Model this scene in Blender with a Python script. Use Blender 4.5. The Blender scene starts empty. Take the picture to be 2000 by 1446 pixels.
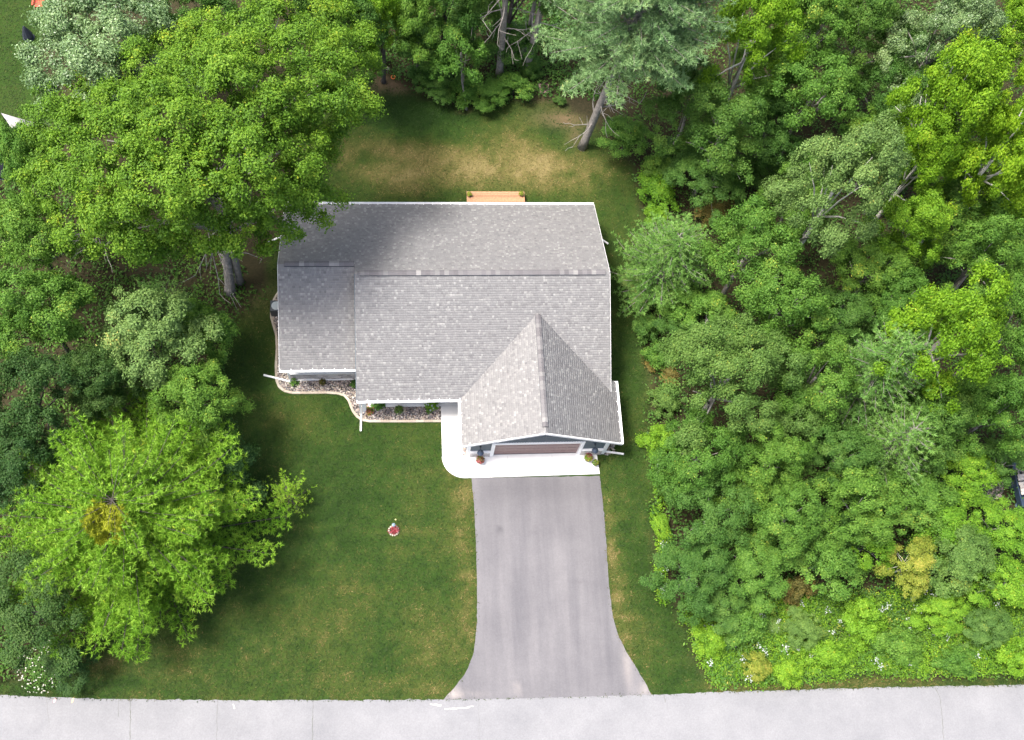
import bpy, math, random
import numpy as np
from mathutils import Matrix, Vector

# ------------------------------------------------------------------ scene, camera, light
SC = bpy.context.scene
COL = SC.collection
CAM = np.array([-2.594, -28.261, 59.274])
FPX = 2100.0
ROT = np.array([[0.9947482230245269, 0.013189415291964338, -0.10149882814004407],
                [-0.051045530408955764, 0.9234635807906587, -0.38027538544923317],
                [0.08871486129625902, 0.3834593254538877, 0.9192870167187367]])
cd = bpy.data.cameras.new('camera')
cd.sensor_fit = 'HORIZONTAL'; cd.sensor_width = 36.0; cd.lens = FPX / 2000.0 * 36.0
cd.clip_start = 1.0; cd.clip_end = 3000.0
co = bpy.data.objects.new('camera', cd); COL.objects.link(co)
m4 = Matrix.Identity(4)
for i in range(3):
    for j in range(3): m4[i][j] = ROT[i][j]
    m4[i][3] = CAM[i]
co.matrix_world = m4
SC.camera = co

SUN_EL, SUN_AZ = math.radians(66), math.radians(4)       # elevation; swing from the left (-X) towards the back (+Y)
sdir = Vector((-math.cos(SUN_EL) * math.cos(SUN_AZ), math.cos(SUN_EL) * math.sin(SUN_AZ), math.sin(SUN_EL)))
W = bpy.data.worlds.new('World'); SC.world = W; W.use_nodes = True
nt = W.node_tree; nt.nodes.clear()
sky = nt.nodes.new('ShaderNodeTexSky'); sky.sky_type = 'NISHITA'; sky.sun_disc = False
sky.sun_elevation = SUN_EL; sky.sun_rotation = math.atan2(sdir.x, sdir.y) % (2 * math.pi)
sky.air_density = 1.0; sky.dust_density = 6.0; sky.ozone_density = 1.0
bg = nt.nodes.new('ShaderNodeBackground'); bg.inputs['Strength'].default_value = 0.14
wo = nt.nodes.new('ShaderNodeOutputWorld')
nt.links.new(sky.outputs[0], bg.inputs[0]); nt.links.new(bg.outputs[0], wo.inputs[0])
sl = bpy.data.lights.new('sun', 'SUN'); sl.energy = 2.3; sl.angle = math.radians(14.0); sl.color = (1.0, 0.97, 0.92)
so = bpy.data.objects.new('sun', sl); COL.objects.link(so)
so.rotation_euler = sdir.to_track_quat('Z', 'Y').to_euler()
SC.view_settings.view_transform = 'Standard'; SC.view_settings.look = 'None'
SC.view_settings.gamma = 1.0; SC.view_settings.use_curve_mapping = False
SC.view_settings.exposure = 1.4
SC.cycles.max_bounces = 6; SC.cycles.transparent_max_bounces = 4

# ------------------------------------------------------------------ helpers
def G(u, v, z=0.0):
    "world point at height z seen at photograph pixel (u, v): used to survey real positions"
    d = ROT @ np.array([(u - 1000) / FPX, (723 - v) / FPX, -1.0])
    return CAM + d * ((z - CAM[2]) / d[2])
def pxm(p): return FPX / -(ROT.T @ (np.asarray(p) - CAM))[2]
def GP(pts, z=0.0): return np.array([G(u, v, z)[:2] for u, v in pts])

def tag(o, label=None, cat=None, group=None, kind=None):
    if label: o['label'] = label
    if cat: o['category'] = cat
    if group: o['group'] = group
    if kind: o['kind'] = kind
    return o
ORG = {}
def empty(name, loc, label=None, cat=None, group=None, kind=None):
    o = bpy.data.objects.new(name, None); COL.objects.link(o)
    o.location = loc; o.empty_display_size = .2; ORG[o.name] = np.array(loc, float)
    return tag(o, label, cat, group, kind)
def link(name, me, parent=None, org=(0, 0, 0)):
    o = bpy.data.objects.new(name, me); COL.objects.link(o)
    if parent is not None: o.parent = parent
    ORG[o.name] = np.array(org, float)
    return o
def np_mesh(name, V, F, mat, attrs=None, smooth=False):
    V = np.asarray(V, np.float32); F = np.asarray(F, np.int32); n, k = F.shape
    me = bpy.data.meshes.new(name)
    me.vertices.add(len(V)); me.vertices.foreach_set('co', V.ravel())
    me.loops.add(n * k); me.loops.foreach_set('vertex_index', F.ravel())
    me.polygons.add(n); me.polygons.foreach_set('loop_start', np.arange(0, n * k, k, dtype=np.int32))
    if smooth: me.polygons.foreach_set('use_smooth', np.ones(n, bool))
    me.update(calc_edges=True)
    for a, arr in (attrs or {}).items():
        at = me.attributes.new(a, 'FLOAT', 'POINT'); at.data.foreach_set('value', np.asarray(arr, np.float32))
    me.materials.append(mat)
    return me
def np_obj(name, V, F, mat, parent=None, attrs=None, smooth=False):
    org = ORG[parent.name] if parent is not None else np.zeros(3)
    return link(name, np_mesh(name, np.asarray(V) - org, F, mat, attrs, smooth), parent, org)

class MB:
    "collects boxes, prisms and tubes, links them as one mesh"
    def __init__(s): s.v = []; s.f = []
    def add(s, V, F):
        b = len(s.v); s.v += [tuple(p) for p in V]; s.f += [tuple(b + i for i in f) for f in F]; return s
    def box(s, x0, x1, y0, y1, z0, z1):
        V = [(x, y, z) for z in (z0, z1) for x, y in ((x0, y0), (x1, y0), (x1, y1), (x0, y1))]
        return s.add(V, [(3, 2, 1, 0), (4, 5, 6, 7), (0, 1, 5, 4), (1, 2, 6, 5), (2, 3, 7, 6), (3, 0, 4, 7)])
    def beam(s, a, b, w, h, up=(0, 0, 1)):
        a, b, up = np.array(a, float), np.array(b, float), np.array(up, float)
        t = (b - a) / np.linalg.norm(b - a); r = np.cross(t, up); r /= np.linalg.norm(r); u = np.cross(r, t)
        V = [p + r * sx * w / 2 + u * sz * h / 2 for p in (a, b) for sx, sz in ((-1, -1), (1, -1), (1, 1), (-1, 1))]
        return s.add(V, [(0, 1, 2, 3), (7, 6, 5, 4), (0, 4, 5, 1), (1, 5, 6, 2), (2, 6, 7, 3), (3, 7, 4, 0)])
    def prism(s, poly, z0, z1):
        "poly: xy outline; z0/z1 numbers or functions of (x, y)"
        f0 = z0 if callable(z0) else (lambda x, y: z0); f1 = z1 if callable(z1) else (lambda x, y: z1)
        area = sum(poly[i - 1][0] * poly[i][1] - poly[i][0] * poly[i - 1][1] for i in range(len(poly)))
        if area < 0: poly = list(poly)[::-1]
        n = len(poly)
        V = [(x, y, f0(x, y)) for x, y in poly] + [(x, y, f1(x, y)) for x, y in poly]
        return s.add(V, [tuple(range(n - 1, -1, -1)), tuple(range(n, 2 * n))] + [(i, (i + 1) % n, n + (i + 1) % n, n + i) for i in range(n)])
    def tube(s, path, rad, k=8, cap=True):
        path = [np.array(p, float) for p in path]; n = len(path); b = len(s.v)
        rad = [rad] * n if np.isscalar(rad) else list(rad)
        for i, p in enumerate(path):
            t = path[min(i + 1, n - 1)] - path[max(i - 1, 0)]; t /= (np.linalg.norm(t) + 1e-9)
            a = np.cross(t, (0, 0, 1) if abs(t[2]) < .9 else (1, 0, 0)); a /= np.linalg.norm(a); c = np.cross(t, a)
            for j in range(k):
                th = 2 * math.pi * j / k; s.v.append(tuple(p + rad[i] * (math.cos(th) * a + math.sin(th) * c)))
        for i in range(n - 1):
            for j in range(k):
                j2 = (j + 1) % k
                s.f.append((b + i * k + j, b + i * k + j2, b + (i + 1) * k + j2, b + (i + 1) * k + j))
        if cap:
            s.f.append(tuple(b + j for j in range(k - 1, -1, -1))); s.f.append(tuple(b + (n - 1) * k + j for j in range(k)))
        return s
    def lathe(s, c, prof, k=20):
        "prof: list of (radius, z) bottom to top round point c"
        b = len(s.v)
        for r, z in prof:
            for j in range(k):
                th = 2 * math.pi * j / k; s.v.append((c[0] + r * math.cos(th), c[1] + r * math.sin(th), c[2] + z))
        for i in range(len(prof) - 1):
            for j in range(k):
                j2 = (j + 1) % k; s.f.append((b + i * k + j, b + i * k + j2, b + (i + 1) * k + j2, b + (i + 1) * k + j))
        s.f.append(tuple(b + j for j in range(k - 1, -1, -1))); s.f.append(tuple(b + (len(prof) - 1) * k + j for j in range(k)))
        return s
    def mesh(s, name, mat, org=(0, 0, 0), smooth=False, bevel=0):
        me = bpy.data.meshes.new(name)
        me.from_pydata([tuple(np.array(p) - org) for p in s.v], [], s.f); me.update()
        if smooth:
            for p in me.polygons: p.use_smooth = True
        me.materials.append(mat); return me
    def build(s, name, mat, parent=None, smooth=False, bevel=0):
        org = ORG[parent.name] if parent is not None else np.zeros(3)
        o = link(name, s.mesh(name, mat, org, smooth), parent, org)
        if bevel:
            bm = o.modifiers.new('bevel', 'BEVEL'); bm.width = bevel; bm.segments = 2
        return o

def in_poly(P, poly):
    x, y = P[:, 0], P[:, 1]; r = np.zeros(len(P), bool); n = len(poly)
    for i in range(n):
        x0, y0 = poly[i]; x1, y1 = poly[(i + 1) % n]
        if y0 == y1: continue
        r ^= ((y0 > y) != (y1 > y)) & (x < (x1 - x0) * (y - y0) / (y1 - y0) + x0)
    return r
def sdist(P, poly):
    "signed distance, positive inside"
    d = np.full(len(P), 1e9); n = len(poly)
    for i in range(n):
        a = np.array(poly[i]); b = np.array(poly[(i + 1) % n]); ab = b - a
        t = np.clip(((P - a) @ ab) / (ab @ ab + 1e-9), 0, 1)
        d = np.minimum(d, np.linalg.norm(P - a - t[:, None] * ab, axis=1))
    return np.where(in_poly(P, poly), d, -d)
def vnoise(P, s, seed):
    rg = np.random.RandomState(seed); T = rg.rand(256, 256)
    q = P * s + 1000; i = np.floor(q).astype(int); f = q - i; f = f * f * (3 - 2 * f)
    a = T[i[:, 0] % 256, i[:, 1] % 256]; b = T[(i[:, 0] + 1) % 256, i[:, 1] % 256]
    c = T[i[:, 0] % 256, (i[:, 1] + 1) % 256]; d = T[(i[:, 0] + 1) % 256, (i[:, 1] + 1) % 256]
    return (a * (1 - f[:, 0]) + b * f[:, 0]) * (1 - f[:, 1]) + (c * (1 - f[:, 0]) + d * f[:, 0]) * f[:, 1]
def fbm(P, s, seed, o=4):
    return sum(vnoise(P, s * 2 ** k, seed + k) * .5 ** k for k in range(o)) / (2 - .5 ** (o - 1))
def smooth01(a, b, x):
    t = np.clip((x - a) / (b - a), 0, 1); return t * t * (3 - 2 * t)

# ------------------------------------------------------------------ materials
def new_mat(name):
    m = bpy.data.materials.new(name); m.use_nodes = True
    n = m.node_tree; return m, n, n.nodes['Principled BSDF']
def ramp(n, stops):
    r = n.nodes.new('ShaderNodeValToRGB'); e = r.color_ramp.elements
    while len(e) < len(stops): e.new(.5)
    for el, (p, c) in zip(e, stops): el.position = p; el.color = (*c, 1)
    return r
def noise(n, scale, detail=4, vec=None, rough=.6):
    t = n.nodes.new('ShaderNodeTexNoise'); t.inputs['Scale'].default_value = scale
    t.inputs['Detail'].default_value = detail; t.inputs['Roughness'].default_value = rough
    if vec is not None: n.links.new(vec, t.inputs['Vector'])
    return t
def mixc(n, fac, a, b, mode='MIX'):
    x = n.nodes.new('ShaderNodeMix'); x.data_type = 'RGBA'; x.blend_type = mode
    for sock, v in ((x.inputs[0], fac), (x.inputs[6], a), (x.inputs[7], b)):
        if hasattr(v, 'is_linked'): n.links.new(v, sock)
        else: sock.default_value = (*v, 1) if isinstance(v, tuple) else v
    return x.outputs[2]
def bump(n, h, bsdf, strength=.3, dist=.01):
    b = n.nodes.new('ShaderNodeBump'); b.inputs['Strength'].default_value = strength; b.inputs['Distance'].default_value = dist
    n.links.new(h, b.inputs['Height']); n.links.new(b.outputs[0], bsdf.inputs['Normal'])
def geo(n): return n.nodes.new('ShaderNodeNewGeometry').outputs['Position']
def plain(name, c, rough=.6, var=.15, scale=6, bmp=.0):
    m, n, b = new_mat(name); t = noise(n, scale, 5, geo(n))
    r = ramp(n, [(.25, tuple(x * (1 - var) for x in c)), (.75, tuple(min(1, x * (1 + var)) for x in c))])
    n.links.new(t.outputs[0], r.inputs[0]); n.links.new(r.outputs[0], b.inputs['Base Color'])
    b.inputs['Roughness'].default_value = rough
    if bmp: bump(n, t.outputs[0], b, bmp)
    return m
def piece_mat(name, stops, rough=.75, fine=30, amt=.25):
    "colour varies from piece to piece (object random) with fine grain"
    m, n, b = new_mat(name); oi = n.nodes.new('ShaderNodeObjectInfo')
    r = ramp(n, stops); n.links.new(oi.outputs['Random'], r.inputs[0])
    t = noise(n, fine, 4, geo(n)); g = ramp(n, [(.3, (1 - amt,) * 3), (.7, (1 + amt * .5,) * 3)]); n.links.new(t.outputs[0], g.inputs[0])
    n.links.new(mixc(n, 1.0, r.outputs[0], g.outputs[0], 'MULTIPLY'), b.inputs['Base Color'])
    b.inputs['Roughness'].default_value = rough; bump(n, t.outputs[0], b, .2)
    return m
def attr_mat(name, stops, rough=.6, transl=0.0, spec=.3, attr='tint', tcol=None):
    "colour from the per-leaf / per-piece value stored on the mesh"
    m, n, b = new_mat(name); a = n.nodes.new('ShaderNodeAttribute'); a.attribute_name = attr
    r = ramp(n, stops); n.links.new(a.outputs['Fac'], r.inputs[0])
    if transl:
        oi = n.nodes.new('ShaderNodeObjectInfo'); vr = ramp(n, [(0, (.78, .86, .85)), (.5, (1, 1, 1)), (1, (1.18, 1.1, 1.0))]); n.links.new(oi.outputs['Random'], vr.inputs[0]); vo = mixc(n, 1.0, r.outputs[0], vr.outputs[0], 'MULTIPLY')
    else: vo = r.outputs[0]
    n.links.new(vo, b.inputs['Base Color']); b.inputs['Roughness'].default_value = rough
    b.inputs['Specular IOR Level'].default_value = spec
    if transl:
        tr = n.nodes.new('ShaderNodeBsdfTranslucent'); mx = n.nodes.new('ShaderNodeMixShader'); mx.inputs[0].default_value = transl
        n.links.new(mixc(n, 1.0, vo, tcol or (1.1, 1.2, .6), 'MULTIPLY'), tr.inputs[0])
        n.links.new(b.outputs[0], mx.inputs[1]); n.links.new(tr.outputs[0], mx.inputs[2])
        n.links.new(mx.outputs[0], n.nodes['Material Output'].inputs[0])
    return m
def leafm(name, d, mid, l, acc=None, transl=.3, rough=.6, spec=.22):
    st = [(0.0, d), (.45, mid), (.9, l)]
    if acc: st.append((1.0, acc))
    return attr_mat(name, st, rough, transl, spec)

M = {}
M['white'] = plain('white_paint', (.8, .8, .79), .45, .04, 2)
M['siding'] = plain('slate_siding', (.065, .095, .115), .6, .18, 5)
M['door_brown'] = plain('door_brown', (.20, .125, .115), .5, .15, 7)
M['concrete'] = plain('concrete', (.66, .66, .65), .85, .06, 1.6, .05)
M['dark_metal'] = plain('dark_metal', (.02, .03, .045), .4, .2, 10)
M['curb'] = piece_mat('edging_concrete', [(0, (.33, .28, .22)), (.5, (.4, .34, .27)), (1, (.46, .41, .34))], .85, 25, .2)
M['stone'] = piece_mat('veneer_stone', [(0, (.33, .30, .29)), (.5, (.48, .45, .43)), (1, (.6, .56, .53))], .85, 14, .25)
M['deck'] = piece_mat('cedar_board', [(0, (.30, .155, .08)), (.5, (.40, .22, .115)), (1, (.47, .28, .15))], .65, 9, .25)
M['bark'] = plain('grey_bark', (.24, .22, .20), .9, .45, 5, .8)
M['bark_dark'] = plain('dark_bark', (.07, .06, .052), .9, .4, 5, .8)
M['bark_white'] = plain('white_bark', (.52, .50, .45), .8, .25, 5, .3)
M['pot'] = plain('dark_pot', (.05, .045, .045), .5, .2, 10)
M['terracotta'] = plain('pink_paver', (.42, .27, .24), .85, .2, 6)
M['shingle'] = attr_mat('asphalt_shingle', [(0, (.135, .131, .132)), (.25, (.175, .172, .172)), (.7, (.205, .202, .200)), (.86, (.235, .232, .225)), (1, (.285, .282, .272))], .85, 0, .25)
M['cap'] = piece_mat('ridge_cap_shingle', [(0, (.115, .108, .112)), (.6, (.15, .143, .147)), (.85, (.185, .18, .178)), (1, (.29, .28, .27))], .85, 60, .3)
M['roof_deck'] = plain('roof_underlay', (.09, .09, .095), .9, .1, 5)
M['gravel'] = attr_mat('river_gravel', [(0, (.11, .10, .105)), (.35, (.26, .235, .23)), (.6, (.33, .25, .22)), (.8, (.42, .36, .28)), (1, (.66, .62, .57))], .75, 0, .3)

# foliage: dark, middle, light, accent
M['oak'] = leafm('oak_leaf', (0.061, 0.133, 0.013), (0.141, 0.261, 0.019), (0.256, 0.375, 0.031), (0.439, 0.436, 0.031), .32)
M['green'] = leafm('green_leaf', (0.044, 0.116, 0.016), (0.094, 0.208, 0.027), (0.165, 0.291, 0.044), (0.331, 0.379, 0.048))
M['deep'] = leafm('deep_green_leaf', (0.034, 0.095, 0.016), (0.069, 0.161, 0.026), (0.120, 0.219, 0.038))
M['blue'] = leafm('blue_green_leaf', (0.068, 0.129, 0.047), (0.137, 0.230, 0.086), (0.252, 0.358, 0.141), None, .25, .4, .5)
M['pale'] = leafm('pale_green_leaf', (0.083, 0.149, 0.041), (0.164, 0.257, 0.067), (0.263, 0.360, 0.098), (0.438, 0.377, 0.098), .25)
M['aspen'] = leafm('aspen_leaf', (0.072, 0.167, 0.012), (0.149, 0.293, 0.014), (0.252, 0.404, 0.023), (0.378, 0.424, 0.035), .35)
M['olive'] = leafm('olive_leaf', (0.051, 0.111, 0.022), (0.102, 0.194, 0.037), (0.172, 0.271, 0.059), (0.334, 0.366, 0.050))
M['bright'] = leafm('bright_leaf', (0.068, 0.167, 0.014), (0.146, 0.300, 0.020), (0.246, 0.404, 0.033), (0.419, 0.461, 0.045), .35)
M['yellow'] = leafm('yellow_leaf', (.11, .17, .02), (.22, .27, .035), (.38, .36, .06), (.50, .38, .10))
M['rust'] = leafm('rust_leaf', (.07, .08, .02), (.13, .12, .03), (.21, .15, .04), (.14, .2, .03))
M['needle_y'] = leafm('yellow_green_needle', (0.080, 0.192, 0.014), (0.173, 0.335, 0.022), (0.300, 0.456, 0.052), (0.561, 0.570, 0.046), .22, .55)
M['needle_b'] = leafm('blue_green_needle', (0.078, 0.160, 0.064), (0.156, 0.273, 0.111), (0.271, 0.409, 0.175), (0.375, 0.416, 0.139), .2, .55)
M['needle_s'] = leafm('soft_green_needle', (0.064, 0.161, 0.035), (0.128, 0.271, 0.058), (0.203, 0.351, 0.084), None, .22, .55)
M['dark'] = leafm('shaded_green_leaf', (.020, .060, .014), (.042, .100, .022), (.075, .140, .032))  # deep green leaf darkened, shade put into the colour round the left pine
M['gold'] = leafm('golden_needle', (.16, .20, .015), (.27, .30, .02), (.40, .41, .03))
M['flower_w'] = leafm('white_flower', (.30, .34, .28), (.42, .44, .40), (.58, .58, .55), None, .2)
M['flower_r'] = leafm('red_flower', (.22, .02, .03), (.34, .05, .07), (.45, .15, .16), None, .2)
M['flower_m'] = leafm('mixed_mum', (.05, .075, .02), (.2, .06, .05), (.36, .14, .12), (.3, .26, .05), .2)
M['grass'] = attr_mat('grass_blade', [(0, (.013, .034, .005)), (.35, (.030, .058, .010)), (.6, (.062, .078, .017)), (.82, (.14, .118, .04)), (1, (.22, .175, .08))], .7, .25, .2)

def ground_mat():
    m, n, b = new_mat('ground')
    def A(x):
        a = n.nodes.new('ShaderNodeAttribute'); a.attribute_name = x; return a.outputs['Fac']
    pos = geo(n)
    fine = noise(n, 6, 8, pos, .85); mid = noise(n, 2.2, 5, pos)
    add = n.nodes.new('ShaderNodeMath'); add.operation = 'MULTIPLY_ADD'; add.inputs[1].default_value = .55; n.links.new(fine.outputs[0], add.inputs[0])
    sub = n.nodes.new('ShaderNodeMath'); sub.operation = 'SUBTRACT'; sub.inputs[1].default_value = .275; n.links.new(A('dry'), sub.inputs[0]); n.links.new(sub.outputs[0], add.inputs[2])
    g = ramp(n, [(0, (.012, .031, .005)), (.3, (.025, .053, .009)), (.55, (.045, .065, .013)), (.8, (.115, .102, .034)), (1, (.19, .155, .066))])
    n.links.new(add.outputs[0], g.inputs[0])
    li = ramp(n, [(.3, (.016, .018, .009)), (.5, (.034, .030, .015)), (.7, (.065, .050, .028))]); n.links.new(fine.outputs[0], li.inputs[0])
    di = ramp(n, [(.3, (.10, .062, .035)), (.7, (.20, .135, .085))]); n.links.new(fine.outputs[0], di.inputs[0])
    c = mixc(n, A('dirt'), g.outputs[0], di.outputs[0]); c = mixc(n, A('forest'), c, li.outputs[0])
    n.links.new(c, b.inputs['Base Color']); b.inputs['Roughness'].default_value = .95; b.inputs['Specular IOR Level'].default_value = .1
    bump(n, fine.outputs[0], b, .6, .05)
    return m
M['ground'] = ground_mat()
def asphalt(name, c0, c1, spk, streak=None):
    m, n, b = new_mat(name); pos = geo(n)
    big = noise(n, .35, 6, pos, .7); f = noise(n, 11, 6, pos, .9)
    r = ramp(n, [(.3, c0), (.7, c1)]); n.links.new(big.outputs[0], r.inputs[0]); col = r.outputs[0]
    if streak:
        mp = n.nodes.new('ShaderNodeMapping'); mp.inputs['Scale'].default_value = streak; n.links.new(pos, mp.inputs[0])
        s = noise(n, 1.0, 5, mp.outputs[0]); sr = ramp(n, [(.32, (.78, .78, .80)), (.62, (1.06, 1.05, 1.04))]); n.links.new(s.outputs[0], sr.inputs[0])
        col = mixc(n, 1.0, col, sr.outputs[0], 'MULTIPLY')
        a = n.nodes.new('ShaderNodeAttribute'); a.attribute_name = 'pale'
        col = mixc(n, a.outputs['Fac'], col, (.42, .37, .33))
        a2 = n.nodes.new('ShaderNodeAttribute'); a2.attribute_name = 'stain'; col = mixc(n, a2.outputs['Fac'], col, (.07, .068, .075))
    sp = ramp(n, [(.35, (1 - spk,) * 3), (.65, (1 + spk,) * 3)]); n.links.new(f.outputs[0], sp.inputs[0])
    n.links.new(mixc(n, 1.0, col, sp.outputs[0], 'MULTIPLY'), b.inputs['Base Color'])
    b.inputs['Roughness'].default_value = .8; b.inputs['Specular IOR Level'].default_value = .35; bump(n, f.outputs[0], b, .25, .01)
    return m
M['road'] = asphalt('road_asphalt', (.158, .160, .169), (.212, .213, .220), .14)
M['drive'] = asphalt('driveway_asphalt', (.116, .113, .121), (.150, .146, .153), .10, (.9, .07, 1))

# ------------------------------------------------------------------ surveyed outlines (photograph pixels -> metres)
LAWN = GP([(660, 130), (740, 142), (790, 165), (830, 188), (880, 206), (960, 206), (1040, 190), (1090, 195), (1160, 245), (1190, 295),
           (1235, 325), (1262, 420), (1255, 500), (1262, 640), (1277, 760), (1268, 860), (1285, 960), (1285, 1100), (1310, 1170), (1345, 1230),
           (1365, 1300), (1385, 1338), (1600, 1330), (2000, 1318), (2300, 1310), (2300, 1500), (-300, 1500), (-300, 1335), (0, 1335), (110, 1325), (150, 1270), (250, 1150),
           (400, 1000), (430, 850), (420, 700), (440, 640), (520, 560), (560, 400), (600, 200)])
NLAWN = GP([(-500, -300), (150, -300), (100, 0), (85, 60), (65, 150), (80, 200), (40, 330), (-500, 400)])
ROADEDGE = GP([(-700, 1345), (-300, 1350), (0, 1358), (100, 1362), (250, 1366), (450, 1368), (600, 1368), (865, 1367), (1272, 1357), (1400, 1352), (1700, 1343), (2000, 1338), (2400, 1328), (2900, 1316)])
DRIVE = GP([(921, 934), (1046, 932), (1171, 930), (1176, 970), (1180, 1010), (1184, 1060), (1187, 1110), (1191, 1160), (1197, 1205), (1207, 1240), (1222, 1272), (1242, 1304), (1259, 1332), (1272, 1357),
            (1070, 1363), (866, 1367), (874, 1357), (888, 1343), (902, 1325), (914, 1305), (923, 1282), (928, 1255), (931, 1220), (932, 1170), (931, 1110), (929, 1050), (926, 990)])

# ------------------------------------------------------------------ ground
def ground():
    x = np.concatenate([[-600, -250, -120, -70], np.arange(-46, 56, .5), [75, 120, 250, 600]])
    y = np.concatenate([[-600, -250, -120, -60], np.arange(-32, 40, .5), [60, 120, 250, 600]])
    X, Y = np.meshgrid(x, y); P = np.c_[X.ravel(), Y.ravel()]; nx, ny = len(x), len(y)
    F = (np.arange(ny - 1)[:, None] * nx + np.arange(nx - 1)[None]).ravel(); F = np.c_[F, F + 1, F + 1 + nx, F + nx]
    V = np.c_[P, np.zeros(len(P))]
    d, dirt, fo = ground_fields(P)
    o = np_obj('ground', V, F, M['ground'], None, {'dry': d, 'dirt': dirt, 'forest': fo})
    tag(o, kind='structure')
def blob(P, items):
    r = np.zeros(len(P))
    for u, v, a, b, s in items:
        c = G(u, v)[:2]; k = pxm(G(u, v)); q = (P - c) / np.array([a / k, b / k * 1.12]); r += s * np.exp(-(q ** 2).sum(1))
    return r
DRYB = [(960, 320, 230, 55, .42), (1090, 300, 110, 70, .22), (760, 330, 120, 45, .34), (680, 300, 60, 40, .15), (900, 365, 250, 22, .1), (1010, 250, 60, 30, .2), (1215, 430, 40, 60, .12),
        (545, 810, 50, 40, .2), (600, 850, 45, 35, .12), (640, 1240, 60, 60, .13), (560, 1230, 50, 60, .08), (850, 1270, 35, 35, .16), (900, 960, 35, 60, .25), (905, 1080, 25, 90, .22), (915, 1180, 20, 80, .22),
        (880, 830, 25, 50, .2), (1212, 1150, 28, 120, .25), (1195, 1080, 14, 140, .25), (1255, 1270, 50, 40, .22), (1200, 950, 20, 40, .1), (330, 1300, 130, 22, .1), (700, 1340, 200, 20, .16), (1620, 1333, 260, 12, .38), (850, 1350, 40, 15, .3),
        (740, 1180, 80, 60, .08), (1000, 1300, 1, 1, 0), (215, 1290, 30, 15, .3)]
GREENB = [(800, 215, 90, 45, .3), (880, 240, 70, 30, .12), (1070, 262, 35, 28, .3), (1140, 280, 40, 30, .25), (705, 308, 16, 14, .3), (735, 312, 30, 12, .2), (800, 315, 40, 15, .12), (1215, 1000, 30, 90, .18), (1310, 1330, 60, 30, .12),  # patches taken off the dryness: greener, darker grass
        (170, 1340, 180, 16, .12), (640, 1000, 120, 120, .10), (760, 930, 60, 80, .05), (500, 950, 60, 200, .1)]
DIRTB = [(770, 168, 50, 15, .8), (740, 150, 40, 14, .7), (1105, 232, 60, 18, .75), (1125, 265, 16, 20, .5), (1062, 180, 40, 20, .8), (908, 212, 14, 7, .6), (455, 590, 60, 25, .3), (520, 560, 40, 40, .2), (1268, 700, 10, 120, .35), (1272, 560, 8, 90, .3), (566, 982, 12, 6, .5)]
def ground_fields(P):
    n1 = fbm(P, .5, 3, 5); n2 = fbm(P, .13, 11, 3)
    d = .33 + blob(P, DRYB) - blob(P, GREENB) + (n1 - .5) * .38 + (n2 - .5) * .15 + (fbm(P, 2.3, 61, 3) - .5) * .45 + .03 * np.sign(np.sin((P[:, 1] + .06 * P[:, 0]) * 2 * math.pi / 1.15)) * smooth01(-8, -10, P[:, 1])
    edge = np.maximum(sdist(P, LAWN), sdist(P, NLAWN)) + (fbm(P, .9, 21, 3) - .5) * .9
    fo = 1 - smooth01(-.25, .35, edge)
    dirt = np.clip(blob(P, DIRTB) * (.55 + fbm(P, 1.2, 31, 4)), 0, 1)
    nl = sdist(P, NLAWN) > 0; d = np.where(nl, .30 + (n1 - .5) * .25, d)
    return np.clip(d, 0, 1), dirt, fo
ground()

# road, driveway, concrete path
def sheet(name, poly, z0, z1, mat):
    o = MB().prism([tuple(p) for p in poly], z0, z1).build(name, mat); return tag(o, kind='structure')
def jitter_edge(E, step, amp, seed):
    rg = np.random.RandomState(seed); out = []
    for a, b in zip(E[:-1], E[1:]):
        L = np.linalg.norm(b - a); n = max(1, int(L / step))
        for i in range(n):
            p = a + (b - a) * i / n; out.append(p + rg.normal(0, amp, 2) * (1 if i else .3))
    out.append(E[-1]); return np.array(out)
re_ = jitter_edge(ROADEDGE, .25, .022, 5)
road = sheet('road', list(re_) + [(90, -32.5), (-70, -31.0)], -.06, .016, M['road'])
def drive():
    E = jitter_edge(np.vstack([DRIVE, DRIVE[:1]]), .2, .012, 8)[:-1]
    import bmesh
    bm = bmesh.new(); vs = [bm.verts.new((p[0], p[1], .03)) for p in E]; f = bm.faces.new(vs)
    if f.normal.z < 0: f.normal_flip()
    r = bmesh.ops.triangulate(bm, faces=[f]); bm.normal_update()
    for k in range(4):
        long = [e for e in bm.edges if e.calc_length() > .45]
        if long: bmesh.ops.subdivide_edges(bm, edges=long, cuts=2); bmesh.ops.triangulate(bm, faces=[f for f in bm.faces if len(f.verts) > 3])
    be = [e for e in bm.edges if e.is_boundary]
    ex = bmesh.ops.extrude_edge_only(bm, edges=be)
    for v in ex['geom']:
        if isinstance(v, bmesh.types.BMVert): v.co.z = -.05
    me = bpy.data.meshes.new('driveway'); bm.to_mesh(me); bm.free()
    co_ = np.array([v.co[:2] for v in me.vertices])
    pl = blob(co_, [(884, 1352, 13, 11, .4), (1225, 1300, 8, 36, .25), (1260, 1347, 12, 12, .25), (1010, 1345, 8, 8, .2), (905, 1358, 40, 4, .2)])
    a = me.attributes.new('pale', 'FLOAT', 'POINT'); a.data.foreach_set('value', np.clip(pl, 0, 1).astype(np.float32))
    st_ = blob(co_, [(1060, 955, 130, 28, .45), (960, 1000, 40, 60, .25), (975, 1036, 5, 6, .9), (1046, 1034, 4, 5, .7), (1130, 1136, 10, 3, .5), (1100, 1000, 60, 50, .2)])
    a = me.attributes.new('stain', 'FLOAT', 'POINT'); a.data.foreach_set('value', np.clip(st_, 0, 1).astype(np.float32))
    me.materials.append(M['drive']); tag(link('driveway', me), kind='structure')
drive()
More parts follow.
